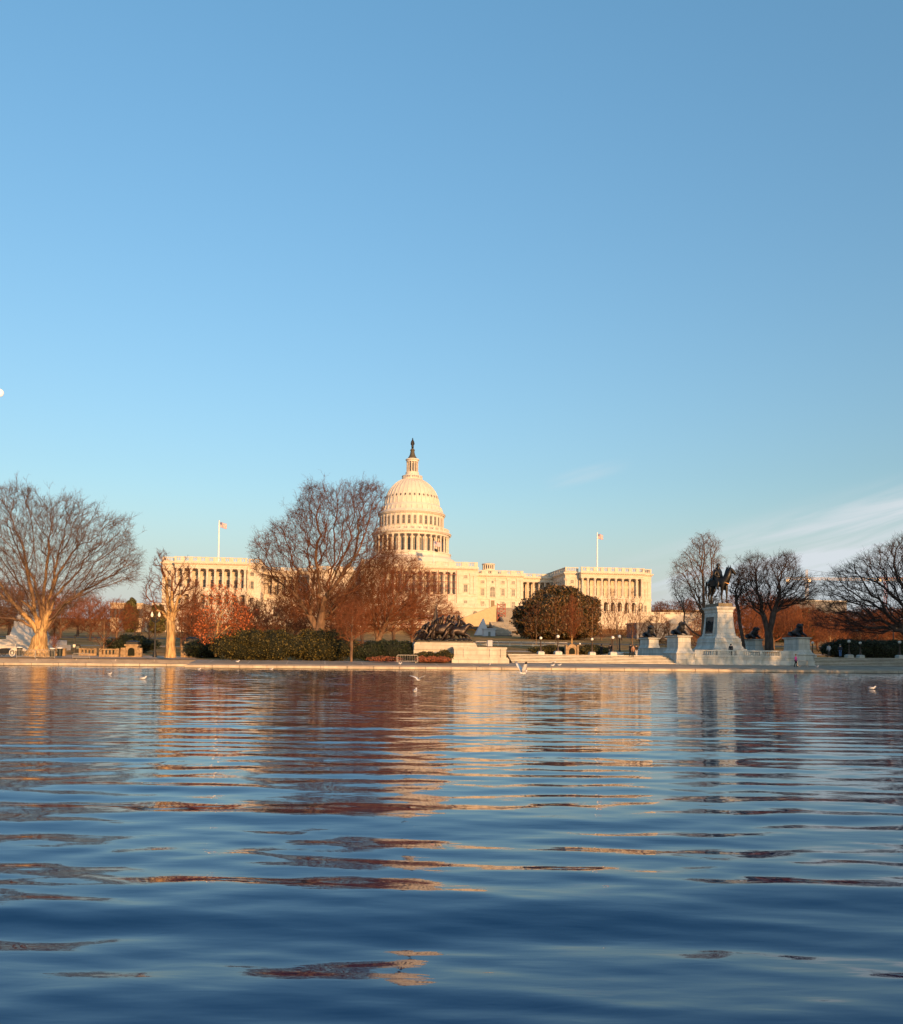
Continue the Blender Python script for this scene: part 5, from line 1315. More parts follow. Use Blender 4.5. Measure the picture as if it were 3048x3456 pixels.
HE = [(0,1),(1,2),(2,3),(3,4),(4,5),(5,6),(6,7),(7,8),(8,9),(9,10),(3,11),(11,12),(12,13),(13,14),(14,15),(3,16),(16,17),(17,18),(18,19),(19,20),(0,21),(21,22),(22,23),(23,24),(24,25),(0,26),(26,27),(27,28),(28,29),(29,30),(0,31),(31,32),(32,33),(33,34)]
HR = [.64,.68,.68,.70,.62,.52,.42,.31,.29,.23,.17,.32,.21,.13,.095,.15,.32,.21,.13,.095,.15,.40,.30,.15,.10,.15,.40,.30,.15,.10,.15,.12,.15,.12,.04]
h = skin('horse', HV, HE, HR, M['bronze'], st, 2, None, 2); h.rotation_euler = (0, 0, R(28))
MB().tube([(.32,-1.36,5.18),(.34,-1.36,5.55)], [.09,.02], 5).tube([(.52,-1.48,5.20),(.56,-1.48,5.55)], [.09,.02], 5).build('ear', M['bronze'], h, True)
b = MB()
for i in range(9):
    u = i / 8; b.ball((.02 + .34*u, -1.0 + .08 - .28*u + .12, 3.75 + 1.4*u), .14, 6, 5)
b.build('mane', M['bronze'], h, True)
b = MB().tube([(1.1,-1.75,4.3),(1.0,-1.6,4.1),(.6,-1.0,4.05),(.1,-.55,4.15)], .025, 4).tube([(1.12,-2.0,4.25),(1.05,-1.95,4.0),(.7,-1.6,3.9)], .025, 4)
b.lathe([(.34,0),(.34,.12)], 10, cap=False); b.v = b.v[:0] + b.v
b.build('bridle', M['bronze'], h)
MB().tube([(-.50,-.95,3.35),(-.3,-1.42,3.1),(0,-1.60,3.0),(.3,-1.42,3.1),(.50,-.95,3.35)], .07, 6).build('breast_strap', mat('worn_bronze', (.30,.16,.06), .45, .2, 3, .5, .6), h, True)
r_ = skin('rider', [(0,.25,3.85),(0,.2,4.25),(0,.12,4.72),(0,.10,5.02),(.03,.08,5.24),(.03,.07,5.45),
      (-.42,.15,4.70),(-.62,.25,4.25),(-.42,-.12,3.98),(-.18,-.42,4.02),
      (.42,.12,4.70),(.60,.12,4.25),(.38,-.2,4.0),(.12,-.45,4.05),
      (.42,-.05,3.70),(.62,-.42,3.15),(.66,-.30,2.45),(.70,-.62,2.30),
      (-.42,-.05,3.70),(-.62,-.42,3.15),(-.66,-.30,2.45),(-.70,-.62,2.30)],
     [(0,1),(1,2),(2,3),(3,4),(4,5),(2,6),(6,7),(7,8),(8,9),(2,10),(10,11),(11,12),(12,13),(0,14),(14,15),(15,16),(16,17),(0,18),(18,19),(19,20),(20,21)],
     [.54,.54,.48,.20,.22,.20,.32,.27,.21,.13,.32,.27,.21,.13,.30,.24,.17,.12,.30,.24,.17,.12], M['bronze'], st, 2); r_.rotation_euler = (0, 0, R(28))
MB().lathe([(.36,5.47),(.36,5.51),(.20,5.54),(.19,5.72),(.14,5.80)], 14, .03, .05).build('hat', M['bronze'], r_, True)
MB().add([(-.5,.35,4.7),(.5,.35,4.7),(.62,.75,3.7),(-.62,.75,3.7),(-.75,.45,3.4),(.75,.45,3.4),(-.55,.2,4.6),(.55,.2,4.6)], [(0,1,2,3),(0,3,4,6),(1,7,5,2),(3,2,5,4)]).build('cape', M['bronze'], r_, True)
MB().box(-.62, .62, -.25, .95, 3.45, 3.62).box(-.68, -.58, -.1, .85, 2.75, 3.5).box(.58, .68, -.1, .85, 2.75, 3.5).build('saddle_cloth', M['bronze'], h)
# ------------------------------------------------------------------ bronze battle group on its platform
sA = stx(1400, 110.4); sB = stx(1614, 110.4); sC = stx(1528, 109.2); sD = stx(1716, 109.2); sM = (sA + sB) / 2
gp = thing('group_platform', 'long stepped marble platform under the bronze battle group', 'platform', W(sM, 110.6, 0), PHI)
zt = CAMH + (hor(1500) - 2168) / FPX * 111
b = MB(); a0, a1 = sA - sM, sB - sM
b.prismy([(a0, .5), (a1, .5), (a1, zt - .35), (a1 - .25, zt), (a0 + .25, zt), (a0, zt - .35)], .6, 4.0)
b.box(a0 + .05, a1, .45, .6, zt - .95, zt - .4); b.build('slab', M['pmarble'], gp)
c0, c1 = sC - sM, sD - sM; zl = CAMH + (hor(1620) - 2185) / FPX * 110
b = MB(); b.box(c0 + .25, c1 - .2, -1.2, .44, .5, zl); b.box(c0 - .05, c1 + .15, -1.4, .44, .5, 1.35); b.box(c0 + .1, c1, -1.3, .44, 1.35, 1.5); b.box(c0 + .15, c1 - .1, -1.28, .46, zl - .2, zl + .03)
for q in (c0 + (c1-c0)*.2, c0 + (c1-c0)*.67, c0 + (c1-c0)*.87): b.box(q, q + .5, -1.32, -1.19, 1.5, zl - .2)
b.build('lower_wall', M['pmarble'], gp)
ag = thing('battle_group_statue', 'dark bronze battle group of horses soldiers gun and draped flag', 'statue', W(sM - .1, 112.6, zt - .01), PHI)
ag.scale = (1.0, 1.1, 1.22)
MB().box(a0 + .45, a1 - .35, -1.3, 1.1, 0, .16).build('base', M['bronze'], ag)
b = MB(); rng = random.Random(9)
for i in range(80): b.ball((rng.uniform(a0 + .6, a1 - .5), rng.uniform(-1.2, 1.0), .2 + rng.uniform(0, .12)), rng.uniform(.14, .3), 7, 5, (1.5, 1, .8))
b.build('ground', M['bronze'], ag, True)
M['bronzew'] = mat('brown_bronze', (.035,.023,.018), .38, .4, 2.0, .5, .5, bump=.3, bscale=9)
def ghorse(x, y, s, lean, neck):
    V = [(-1.2,0,1.35),(-.7,0,1.5),(0,0,1.45),(.6,0,1.5),(1.0,0,1.85),(1.35,neck*.1,2.2),(1.6,neck*.15,2.35),(1.95,neck*.3,2.1),(2.15,neck*.35,1.95),
         (.7,.28,1.1),(1.1,.3,.8),(1.3,.3,.4),(1.5,.3,.25),(.7,-.28,1.1),(1.25,-.3,1.05),(1.6,-.3,.7),(1.55,-.3,.35),
         (-1.2,.3,1.0),(-1.0,.32,.65),(-1.5,.3,.4),(-1.6,.3,.05),(-1.2,-.3,1.0),(-.9,-.32,.65),(-1.4,-.3,.35),(-1.5,-.3,.05),(-1.6,0,1.35),(-2.0,0,1.0),(-2.2,0,.6)]
    V = [(x + s*a, y + s*b_, s*(c + a*lean)) for a, b_, c in V]
    E = [(0,1),(1,2),(2,3),(3,4),(4,5),(5,6),(6,7),(7,8),(3,9),(9,10),(10,11),(11,12),(3,13),(13,14),(14,15),(15,16),(0,17),(17,18),(18,19),(19,20),(0,21),(21,22),(22,23),(23,24),(0,25),(25,26),(26,27)]
    Rr = [r*s*1.2 for r in [.42,.46,.44,.44,.36,.28,.22,.17,.13,.22,.15,.10,.1,.22,.15,.10,.1,.28,.2,.11,.1,.28,.2,.11,.1,.09,.11,.04]]
    skin('horse', V, E, Rr, M['bronzew'], ag, 1, None, 2)
ghorse(2.0, -.55, .86, -.05, -1); ghorse(1.1, .35, .92, .05, 1); ghorse(-.5, -.3, .9, .04, -1); ghorse(-1.9, .4, .85, .02, 1)
def soldier(x, y, zb, lean, arm, h=1.75, name='soldier'):
    s = h / 1.75
    V = [(0,0,.9),(.06+lean*.3,0,1.2),(.1+lean*.6,0,1.45),(.12+lean*.75,0,1.6),(.15+lean*.85,0,1.72),
         (-.05+lean*.6,.22,1.4),(arm*.3,.3,1.15+abs(arm)*.2),(arm*.65,.3,1.05+arm*.5),(-.05+lean*.6,-.22,1.4),(.2,-.3,1.15),(.45,-.25,1.1),
         (.2,.12,.75),(.3,.12,.45),(.15,.12,.05),(-.1,-.12,.6),(-.35,-.12,.35),(-.55,-.12,.05)]
    V = [(x + a*s, y + b_*s, zb + c*s) for a, b_, c in V]
    E = [(0,1),(1,2),(2,3),(3,4),(2,5),(5,6),(6,7),(2,8),(8,9),(9,10),(0,11),(11,12),(12,13),(0,14),(14,15),(15,16)]
    skin(name, V, E, [q*s*1.3 for q in [.2,.19,.2,.09,.13,.11,.08,.06,.11,.08,.06,.14,.1,.08,.14,.1,.08]], M['bronzew'], ag, 1)
soldier(-2.3, -.5, .5, .3, .7); soldier(-1.2, -.7, .9, .5, -.6); soldier(.35, -.2, 1.25, .4, .9); soldier(2.0, -.4, 1.35, -.2, 1.0, 1.6, 'rider'); soldier(-.3, .3, 1.4, .3, -.8, 1.6, 'rider'); soldier(-2.9, .2, .3, .7, .5); soldier(1.2, .2, 1.5, .2, -.5, 1.5, 'rider'); soldier(-1.9, -.9, .2, .6, .4); soldier(.1, -1.0, .15, .9, .3); soldier(-.9, .5, .9, -.1, .8)
b = MB()   # draped flag rising to a point
for i in range(7):
    u = i / 6; b.tube([(-1.75 + u*1.0, -.25 + .5*math.sin(i), 1.15), (-1.25 + u*.35, -.1 + .2*math.sin(i*2), 2.6), (-.98 + u*.05, 0, 3.95)], [.26, .15, .03], 6)
b.tube([(-1.35, 0, .6), (-.92, 0, 4.1)], .045, 6); b.build('draped_flag', M['bronzew'], ag, True)
b = MB().tube([(-3.5, 0, 1.05), (-2.3, 0, 1.2)], [.13, .2], 8)
b.build('gun_barrel', M['bronzew'], ag, True)
for (x, y) in ((-2.7, -.75), (-2.7, .75)):
    wv = MB(); n = 18
    for i in range(n):
        a, c = 2*PI*i/n, 2*PI*(i+1)/n
        wv.tube([(x + .55*math.cos(a), y, .75 + .55*math.sin(a)), (x + .55*math.cos(c), y, .75 + .55*math.sin(c))], .06, 5)
    for i in range(6): a = PI*i/6; wv.tube([(x + .55*math.cos(a), y, .75 + .55*math.sin(a)), (x - .55*math.cos(a), y, .75 - .55*math.sin(a))], .035, 4)
    wv.build('wheel', M['bronzew'], ag)
MB().tube([(-3.6, 0, .3), (-2.7, 0, .75), (-1.2, 0, .6)], .1, 6).tube([(-3.9, -.3, .1), (-3.2, -.2, .9)], .05, 5).build('gun_carriage', M['bronzew'], ag)
# ------------------------------------------------------------------ stepped monument at far left
o = thing('stepped_monument', 'white marble stepped monument behind the great golden trunk', 'monument', W(stx(80, 142), 146, 0), PHI)
k = 142 / FPX
def zz(Y, X=80): return CAMH + (hor(X) - Y) * k
b = MB(); moulded(b, 0, 0, [(4.9, 3.6, .7), (4.9, 3.6, zz(2176)), (4.4, 3.2, zz(2175.9)), (4.4, 3.2, zz(2160)), (3.0, 2.4, zz(2159.9)), (3.0, 2.4, zz(2148))]); b.build('base', M['whitem'], o)
b = MB(); moulded(b, -.3, 0, [(2.4, 2.0, zz(2150)), (2.0, 1.7, zz(2120)), (1.9, 1.6, zz(2118)), (1.9, 1.6, zz(2100)), (1.65, 1.5, zz(2099)), (1.35, 1.3, zz(2075)), (1.45, 1.4, zz(2074)), (1.45, 1.4, zz(2068)), (1.0, 1.0, zz(2064)), (.9, .9, zz(2040)), (1.1, 1.1, zz(2038)), (1.1, 1.1, zz(2034)), (.6, .6, zz(2031))]); b.build('shaft', M['whitem'], o)
xx = -.3
for dx in (-.35, .35):
    skin('figure', [(xx+dx, 0, zz(2032)), (xx+dx, 0, zz(2022)), (xx+dx*.9, 0, zz(2008)), (xx+dx*.6, 0, zz(1998)), (xx+dx*.5,0,zz(1992)), (xx+dx*1.8, -.2, zz(2012)), (xx-dx*.2, -.25, zz(2014))], [(0,1),(1,2),(2,3),(3,4),(2,5),(2,6)], [.4,.38,.3,.14,.2,.12,.12], M['whitem'], o, 1)
# low marble balusters at left behind the plaza
def low_wall(Xa, Xb, t, Yt, label, solid=(), m='pmarble'):
    s0, s1 = stx(Xa, t), stx(Xb, t); zc = W((s0+s1)/2, t).y; zb = ground_z((s0+s1)/2, t); top = CAMH + (hor((Xa+Xb)/2) - Yt) / FPX * zc; h_ = top - zb
    o = thing('low_wall', label, 'low wall', W((s0+s1)/2, t, zb), PHI, 'low marble walls round the park'); L_ = (s1 - s0) / 2
    b = MB(); b.box(-L_, L_, -.25, .25, -.2, h_*.3); b.box(-L_, L_, -.3, .3, h_*.85, h_)
    n = max(1, round(2*L_/3.2))
    for i in range(n + 1):
        q = -L_ + 2*L_*i/n; b.box(max(-L_, q-.35), min(L_, q+.35), -.28, .28, h_*.3, h_*1.04)
    for i in range(int(2*L_/.45)):
        q = -L_ + .225 + i*.45; b.box(q-.1, q+.1, -.1, .1, h_*.3, h_*.85)
    b.build('coping', M[m], o); return o
low_wall(183, 225, 124, 2189, 'short baluster wall just right of the stepped monument', m='brown')
low_wall(270, 330, 126, 2189, 'low baluster wall right of the black information board', m='brown')
low_wall(338, 405, 122, 2190, 'golden lit baluster wall beside the pale trunked young tree', m='brown')
low_wall(1965, 2050, 150, 2192, 'long low wall behind the right lawn')
# stone fountain houses
def gatehouse(Xa, Xb, Yt, t, label, roof):
    s0, s1 = stx(Xa, t), stx(Xb, t); sm = (s0+s1)/2; zc = W(sm, t).y; zb = ground_z(sm, t); h_ = CAMH + (hor((Xa+Xb)/2) - Yt)/FPX*zc - zb; w_ = (s1-s0)/2
    o = thing('fountain_house', label, 'stone shelter', W(sm, t, zb), PHI, 'stone fountain houses'); m_ = M['brown']
    b = MB()
    if roof == 'gable':
        b.box(-w_*.72, w_*.72, -.7, .9, -.2, h_*.62); b.prismy([(-w_*.8, h_*.62), (w_*.8, h_*.62), (w_*.45, h_*.86), (0, h_), (-w_*.45, h_*.86)], -.8, 1.0)
        for sx in (-1, 1): b.box(min(sx*w_*.74, sx*w_), max(sx*w_*.74, sx*w_), -.9, -.2, -.2, h_*.8); b.box(min(sx*w_*.72, sx*w_*1.04), max(sx*w_*.72, sx*w_*1.04), -.95, -.15, h_*.8, h_*.86)
    else:
        b.box(-w_*.62, w_*.62, -.8, .8, -.2, h_*.66); b.box(-w_*.74, w_*.74, -.95, .95, h_*.66, h_*.76)
        for sx in (-1, 1):
            for q in (.72, .98): b.box(min(sx*(w_*q-.18), sx*(w_*q+.18)), max(sx*(w_*q-.18), sx*(w_*q+.18)), -.9, -.4, -.2, h_*.45)
            b.box(min(sx*w_*.62, sx*w_*1.1), max(sx*w_*.62, sx*w_*1.1), -.95, -.3, h_*.45, h_*.55)
    b.build('wall', m_, o)
    n = MB(); n.prismy([(-.42, .15), (.42, .15)] + [(.42*math.cos(PI*i/8), h_*.36 + .42*math.sin(PI*i/8)) for i in range(9)], -.86 if roof == 'gable' else -.95, -.6); n.build('niche', M['core'], o)
    if roof != 'gable': MB().box(-.75, .75, -.6, .6, h_*.76, h_*.92).frus((-.85,.85,-.7,.7,h_*.92), (-.3,.3,-.3,.3,h_)).build('lantern_box', M['black'], o)
M['brown0'] = mat('brown_sandstone', (.33,.22,.13), .85, .3, 3.0, .2, bump=.4, bscale=8)
gatehouse(1905, 1949, 2172, 128, 'small gabled brown stone shelter between two green hedges', 'gable')
gatehouse(418, 482, 2162, 123, 'brown stone fountain house with black lantern before the dark bush', 'flat')
gatehouse(620, 680, 2150, 124, 'shaded stone fountain house with black lantern left of the red leaved tree', 'flat')
# ------------------------------------------------------------------ lamps
def globe_lamp():
    o = thing('globe_lamp', '-', 'street lamp', group='globe lamps on stone blocks')
    b = MB(); moulded(b, 0, 0, [(.55, .55, -.3), (.55, .55, .42), (.42, .42, .55), (.3, .3, .58)]); b.build('stone_block', M['gmarble'], o)
    MB().lathe([(.24, .55), (.24, .72), (.16, .9), (.12, 1.2), (.10, 1.5), (.075, 2.4), (.12, 2.48), (.09, 2.55), (.15, 2.62)], 10).build('post', M['lampi'], o, True)
    MB().ball((0, 0, 2.84), .255, 14, 10).build('globe', M['globe'], o, True)
    return o
M['lampi'] = mat('brown_lamp_iron', (.05,.03,.02), .5, .3, 3, .4)
GL = globe_lamp(); first = True
for (X, Yt, t, lab) in ((1826, 2149, 116.5, 'leftmost globe lamp standing at the green hedge end'), (1884, 2143, 114.6, 'tallest globe lamp left of the small gabled shelter'), (1958, 2170, 132, 'small far globe lamp right of the gabled shelter'),
        (1999, 2153, 117, 'globe lamp in front of the green hedge right of the gabled shelter'), (2069, 2147, 115.0, 'globe lamp beside the pair of visitors left of the lions'),
        (2743, 2165, 116.5, 'globe lamp just right of the right lion pedestal'), (2866, 2160, 115.2, 'globe lamp in front of the dark hedge right of the visitor in jeans'), (2904, 2166, 118, 'slightly lower globe lamp against the middle of the dark hedge'), (3037, 2163, 116, 'globe lamp nearest the right edge'),
        (2092, 2143, 150, 'far small lamp on the lawn behind the visitors')):
    o = GL if first else copy_tree(GL); first = False
    s = stx(X, t); p = W(s, t, ground_z(s, t)); hh = CAMH + (hor(X) - Yt) / FPX * p.y - p.z
    o.location = p; o.rotation_euler = (0, 0, PHI); o.scale = (hh/3.1,)*3 if hh < 3.6 else (1.1, 1.1, hh/3.1); o['label'] = lab
def double_lamp(X, Yb, Yt, z, label):
    p = at(X, Yb, z); h_ = (Yb - Yt) / FPX * z; o = thing('double_lamp', label, 'street lamp', p, PHI*0, 'twin globe street lamps')
    MB().lathe([(.26, 0), (.26, .25), (.18, .6), (.11, 1.0), (.085, h_*.82), (.14, h_*.83), (.05, h_*.9), (.02, h_*.97)], 10).build('post', M['black'], o, True)
    for sx in (-1, 1):
        MB().tube([(0, 0, h_*.76), (sx*.25, 0, h_*.79), (sx*.42, 0, h_*.80), (sx*.44, 0, h_*.87)], [.09, .1, .07, .09], 6).build('arm', M['black'], o, True)
        MB().lathe([(.08, h_*.88), (.16, h_*.90), (.175, h_*.93), (.12, h_*.96), (.06, h_*.985), (.02, h_)], 10, sx*.44).build('globe', M['globe'], o, True)
    
double_lamp(522, 2218, 2064, 107, 'tall black twin globe lamp left of the forked pale trunk')
double_lamp(3016, 2196, 2112, 142, 'twin globe lamp behind the dark hedge at the right edge')
o = thing('lantern_post', 'short black lantern post with white notice left of the information board', 'street lamp', at(252, 2203, 122))
MB().lathe([(.14, 0), (.07, .4), (.05, 2.0), (.12, 2.05), (.16, 2.35), (.05, 2.5), (.02, 2.6)], 8).build('post', M['black'], o, True)
MB().box(-.2, .15, -.12, -.08, .75, 1.15).build('notice', M['globe'], o)
o = thing('information_board', 'black round topped information board beside the lantern post', 'board', at(263, 2204, 121), PHI)
MB().prismy([(-.33, 0), (.33, 0)] + [(.33*math.cos(PI*i/8), 1.0 + .22*math.sin(PI*i/8)) for i in range(9)], -.1, .1).build('cabinet', M['black'], o)
MB().box(-.2, .2, -.13, -.1, .55, .95).build('panel', M['glassg'], o)
for (X, Y, lab) in ((177, 2216, 'dark litter bin right of the great golden trunk'), (202, 2214, 'second dark litter bin with pale lid beside the first'), (66, 2212, 'green litter bin left of the great golden trunk')):
    o = thing('litter_bin', lab, 'litter bin', at(X, Y, 110), PHI, 'litter bins near the great trunk')
    MB().lathe([(.30, 0), (.33, .85), (.36, .86), (.36, .95)], 12).build('body', M['bin'] if 'bin' in M else M.setdefault('bin', mat('bin_green', (.02,.025,.022), .5)), o, True)
    MB().lathe([(.34, .95), (.30, 1.05), (.16, 1.1)], 12).build('lid', M['globe'], o, True)
# dark cart with pale spoked wheel at the left edge
o = thing('pedal_cart', 'black cart with one pale spoked wheel at the lower left edge', 'cart', at(22, 2214, 110))
MB().prismy([(-.9, .35), (.7, .35), (.85, .7), (.5, .85), (.2, 1.0), (-.5, .95), (-.95, .7)], -.45, .45).build('body', M['black'], o)
MB().prismy([(.1, 1.45), (.9, 1.5), (.9, 1.56), (.1, 1.52)], -.5, .5).tube([(.8, .45, .9), (.85, .45, 1.5)], .03, 5).build('canopy', M['globe'], o)
for nm, x, y, rr_ in (('wheel', .95, -.5, .42), ('wheel', -.6, -.5, .33), ('wheel', -.6, .5, .33)):
    b = MB(); n = 20
    for i in range(n):
        a, c = 2*PI*i/n, 2*PI*(i+1)/n; b.tube([(x + rr_*math.cos(a)*.6, y + rr_*math.cos(a)*.5, .42 + rr_*math.sin(a)), (x + rr_*math.cos(c)*.6, y + rr_*math.cos(c)*.5, .42 + rr_*math.sin(c))], .035, 5)
    for i in range(8): a = PI*i/8; b.tube([(x + rr_*math.cos(a)*.6, y + rr_*math.cos(a)*.5, .42 + rr_*math.sin(a)), (x - rr_*math.cos(a)*.6, y - rr_*math.cos(a)*.5, .42 - rr_*math.sin(a))], .012, 4)
    b.build('wheel', M['globe'] if x > 0 else M['black'], o)
# ------------------------------------------------------------------ steel barriers
M['steel'] = mat('galvanised_steel', (.50,.45,.38), .45, .1, 3, .5, .6)
def barrier(name, Xa, Xb, Yb, z, label, n=12, h_=1.05, m='steel', rz=PHI):
    a = at(Xa, Yb, z); c = at(Xb, Yb, z + (a - a).x + (Xb - Xa)/FPX*z*math.tan(PHI)); L_ = (c - a).length/2; mid = (a + c)/2
    o = thing(name, label, 'barrier', (mid.x, mid.y, min(a.z, c.z)), rz, 'metal barriers')
    b = MB().tube([(-L_, 0, .05), (-L_, 0, h_-.1), (-L_+.1, 0, h_), (L_-.1, 0, h_), (L_, 0, h_-.1), (L_, 0, .05)], .035, 6).tube([(-L_, 0, .18), (L_, 0, .18)], .03, 6)
    b.build('frame', M[m], o)
    b = MB()
    for i in range(1, n): b.tube([(-L_ + 2*L_*i/n, 0, .18), (-L_ + 2*L_*i/n, 0, h_-.02)], .016, 4)
    b.build('bars', M[m], o)
    for sx in (-1, 1): MB().box(sx*L_*.8 - .03, sx*L_*.8 + .03, -.3, .3, -.02, .05).build('foot', M[m], o)
barrier('steel_barrier', 56, 118, 2222, 107.5, 'left steel barrier in front of the great golden trunk')
barrier('steel_barrier', 120, 184, 2222, 107.5, 'right steel barrier in front of the great golden trunk')
barrier('steel_barrier', 246, 303, 2224, 108, 'low steel barrier lying right of the litter bins', 12, .7)
barrier('steel_barrier', 1340, 1410, 2236, 104.9, 'steel barrier standing among the rusty red shrubs', 12, .9)
barrier('steel_barrier', 2692, 2724, 2250, 108.6, 'dark steel barrier behind the walker in pink', 9, .75)
# low white fence panels across the far lawn
for i, X in enumerate((1625, 1663, 1702, 1741, 1780, 1819, 1858, 1897)):
    s = stx(X, 205); p = W(s, 205, ground_z(s, 205)); o = thing('fence_panel', 'one of the pale low fence panels strung across the middle of the lawn', 'fence panel', p, PHI, 'pale fence panels across the lawn')
    b = MB().tube([(-1.3, 0, 0), (-1.3, 0, 1.0), (1.3, 0, 1.0), (1.3, 0, 0)], .05, 4).tube([(-1.3, 0, .2), (1.3, 0, .2)], .04, 4); b.build('frame', M['globe'], o)
    b = MB()
    for k_ in range(1, 9): b.tube([(-1.3 + 2.6*k_/9, 0, .2), (-1.3 + 2.6*k_/9, 0, 1.0)], .02, 3)
    b.build('bars', M['globe'], o)
o = thing('white_box', 'small white utility box on the lawn below the grand stairs', 'box', W(stx(1654, 200), 200, ground_z(stx(1654,200), 200)), PHI)
MB().box(-.55, .55, -.4, .4, 0, 1.3).build('body', tw, o); MB().frus((-.62,.62,-.46,.46,1.3), (-.5,.5,-.35,.35,1.42)).build('lid', tw, o)
# ------------------------------------------------------------------ people
def cm(c, n='cloth'): return mat(n, c, .85, .1, 6)
SKIN = mat('skin', (.42,.26,.18), .6, .05)
def person(X, Yb, z, h_, rz, label, coat, trousers, hair, pose='stand', zb=None):
    p = at(X, Yb, z)
    if zb is not None: p.z = zb
    s = h_ / 1.75; o = thing('person', label, 'person', p, rz)
    fl = .22 if pose == 'walk' else .05
    hips = [(0,0,.93),(0,0,1.12),(0,-.01,1.38),(0,-.01,1.50),(0,-.03,1.60),(0,-.04,1.70),
            (-.19,0,1.40),(-.26,.02,1.12),(-.24,-.10,.88),(-.23,-.14,.80),(.19,0,1.40),(.26,.02,1.12),(.24,-.10,.88),(.23,-.14,.80),
            (-.10,0,.86),(-.11,-fl,.48),(-.11,-fl*.6,.08),(-.11,-fl*.6-.13,.04),(.10,0,.86),(.11,fl*.5,.48),(.11,fl*1.3,.08),(.11,fl*1.3-.13,.04)]
    if pose == 'arms':
        hips[8] = (-.12,-.28,1.12); hips[9] = (-.05,-.33,1.18); hips[12] = (.12,-.28,1.12); hips[13] = (.05,-.33,1.18)
    V = [(a*s, b_*s, c*s) for a, b_, c in hips]
    E = [(0,1),(1,2),(2,3),(3,4),(4,5),(2,6),(6,7),(7,8),(8,9),(2,10),(10,11),(11,12),(12,13),(0,14),(14,15),(15,16),(16,17),(0,18),(18,19),(19,20),(20,21)]
    Rr = [.13,.13,.14,.055,.085,.085,.07,.045,.035,.035,.07,.045,.035,.035,.085,.06,.045,.04,.085,.06,.045,.04]
    body = skin('body', V, E, [r*s for r in Rr], SKIN, o, 1)
    skin('jacket', [V[i] for i in (0,1,2,6,7,8,10,11,12)] + [(0, 0, .72*s)], [(0,1),(1,2),(2,3),(3,4),(4,5),(2,6),(6,7),(7,8),(0,9)], [r*s for r in (.175,.165,.17,.10,.075,.06,.10,.075,.06,.17)], coat, o, 1)
    skin('trousers', [V[i] for i in (0,14,15,16,18,19,20)], [(0,1),(1,2),(2,3),(0,4),(4,5),(5,6)], [r*s for r in (.15,.105,.08,.07,.105,.08,.07)], trousers, o, 1)
    for i in (17, 21): MB().ball((V[i][0], V[i][1]+.04*s, .05*s), .1*s, 8, 5, (.6, 1.3, .55)).build('shoe', M['black'], o, True)
    MB().ball((0, .0*s, 1.69*s), .118*s, 10, 7, (1, 1.02, 1.05)).build('hair', hair, o, True)
    return o
dk = cm((.015,.015,.02)); nv = cm((.02,.025,.04)); gy = cm((.32,.33,.36)); jn = cm((.06,.13,.28)); br = cm((.28,.15,.09)); hr = cm((.03,.02,.015)); pk = cm((.75,.08,.32)); wh = cm((.5,.5,.5))
person(2686, 2251, 107.5, 1.55, .9, 'woman in bright pink jacket and black trousers walking along the coping', pk, dk, cm((.25,.12,.05)), 'walk')
person(2798, 2215, 117.5, 1.62, PI, 'person in grey hooded top standing at the left end of the dark hedge', gy, cm((.04,.035,.03)), hr)
person(2836, 2217, 114.8, 1.62, PI, 'person in dark jacket and blue jeans on the top step right', nv, jn, cm((.25,.22,.2)))
person(2030, 2214, 122, 1.6, 2.4, 'person in dark coat looking down right of the second green hedge', dk, dk, hr, 'arms')
person(2060, 2214, 120, 1.65, 2.9, 'person in dark jacket and grey trousers beside the globe lamp', dk, cm((.12,.12,.13)), hr, 'arms')
person(2128, 2215, 119, 1.7, 2.0, 'person in black at the left of the group beside the leftmost lion', dk, dk, hr, 'arms')
person(2137, 2217, 117.5, 1.55, .2, 'person in brown patterned coat walking in front of the leftmost lion', br, dk, cm((.1,.06,.04)), 'walk')
person(2148, 2215, 119, 1.6, 3.5, 'person in black with pale trousers nearest the leftmost lion pedestal', dk, wh, hr)
person(2467, 2200, 119.2, 1.72, PI, 'person in black seen from behind leaning over the marble parapet', dk, dk, hr, 'stand', TZ)
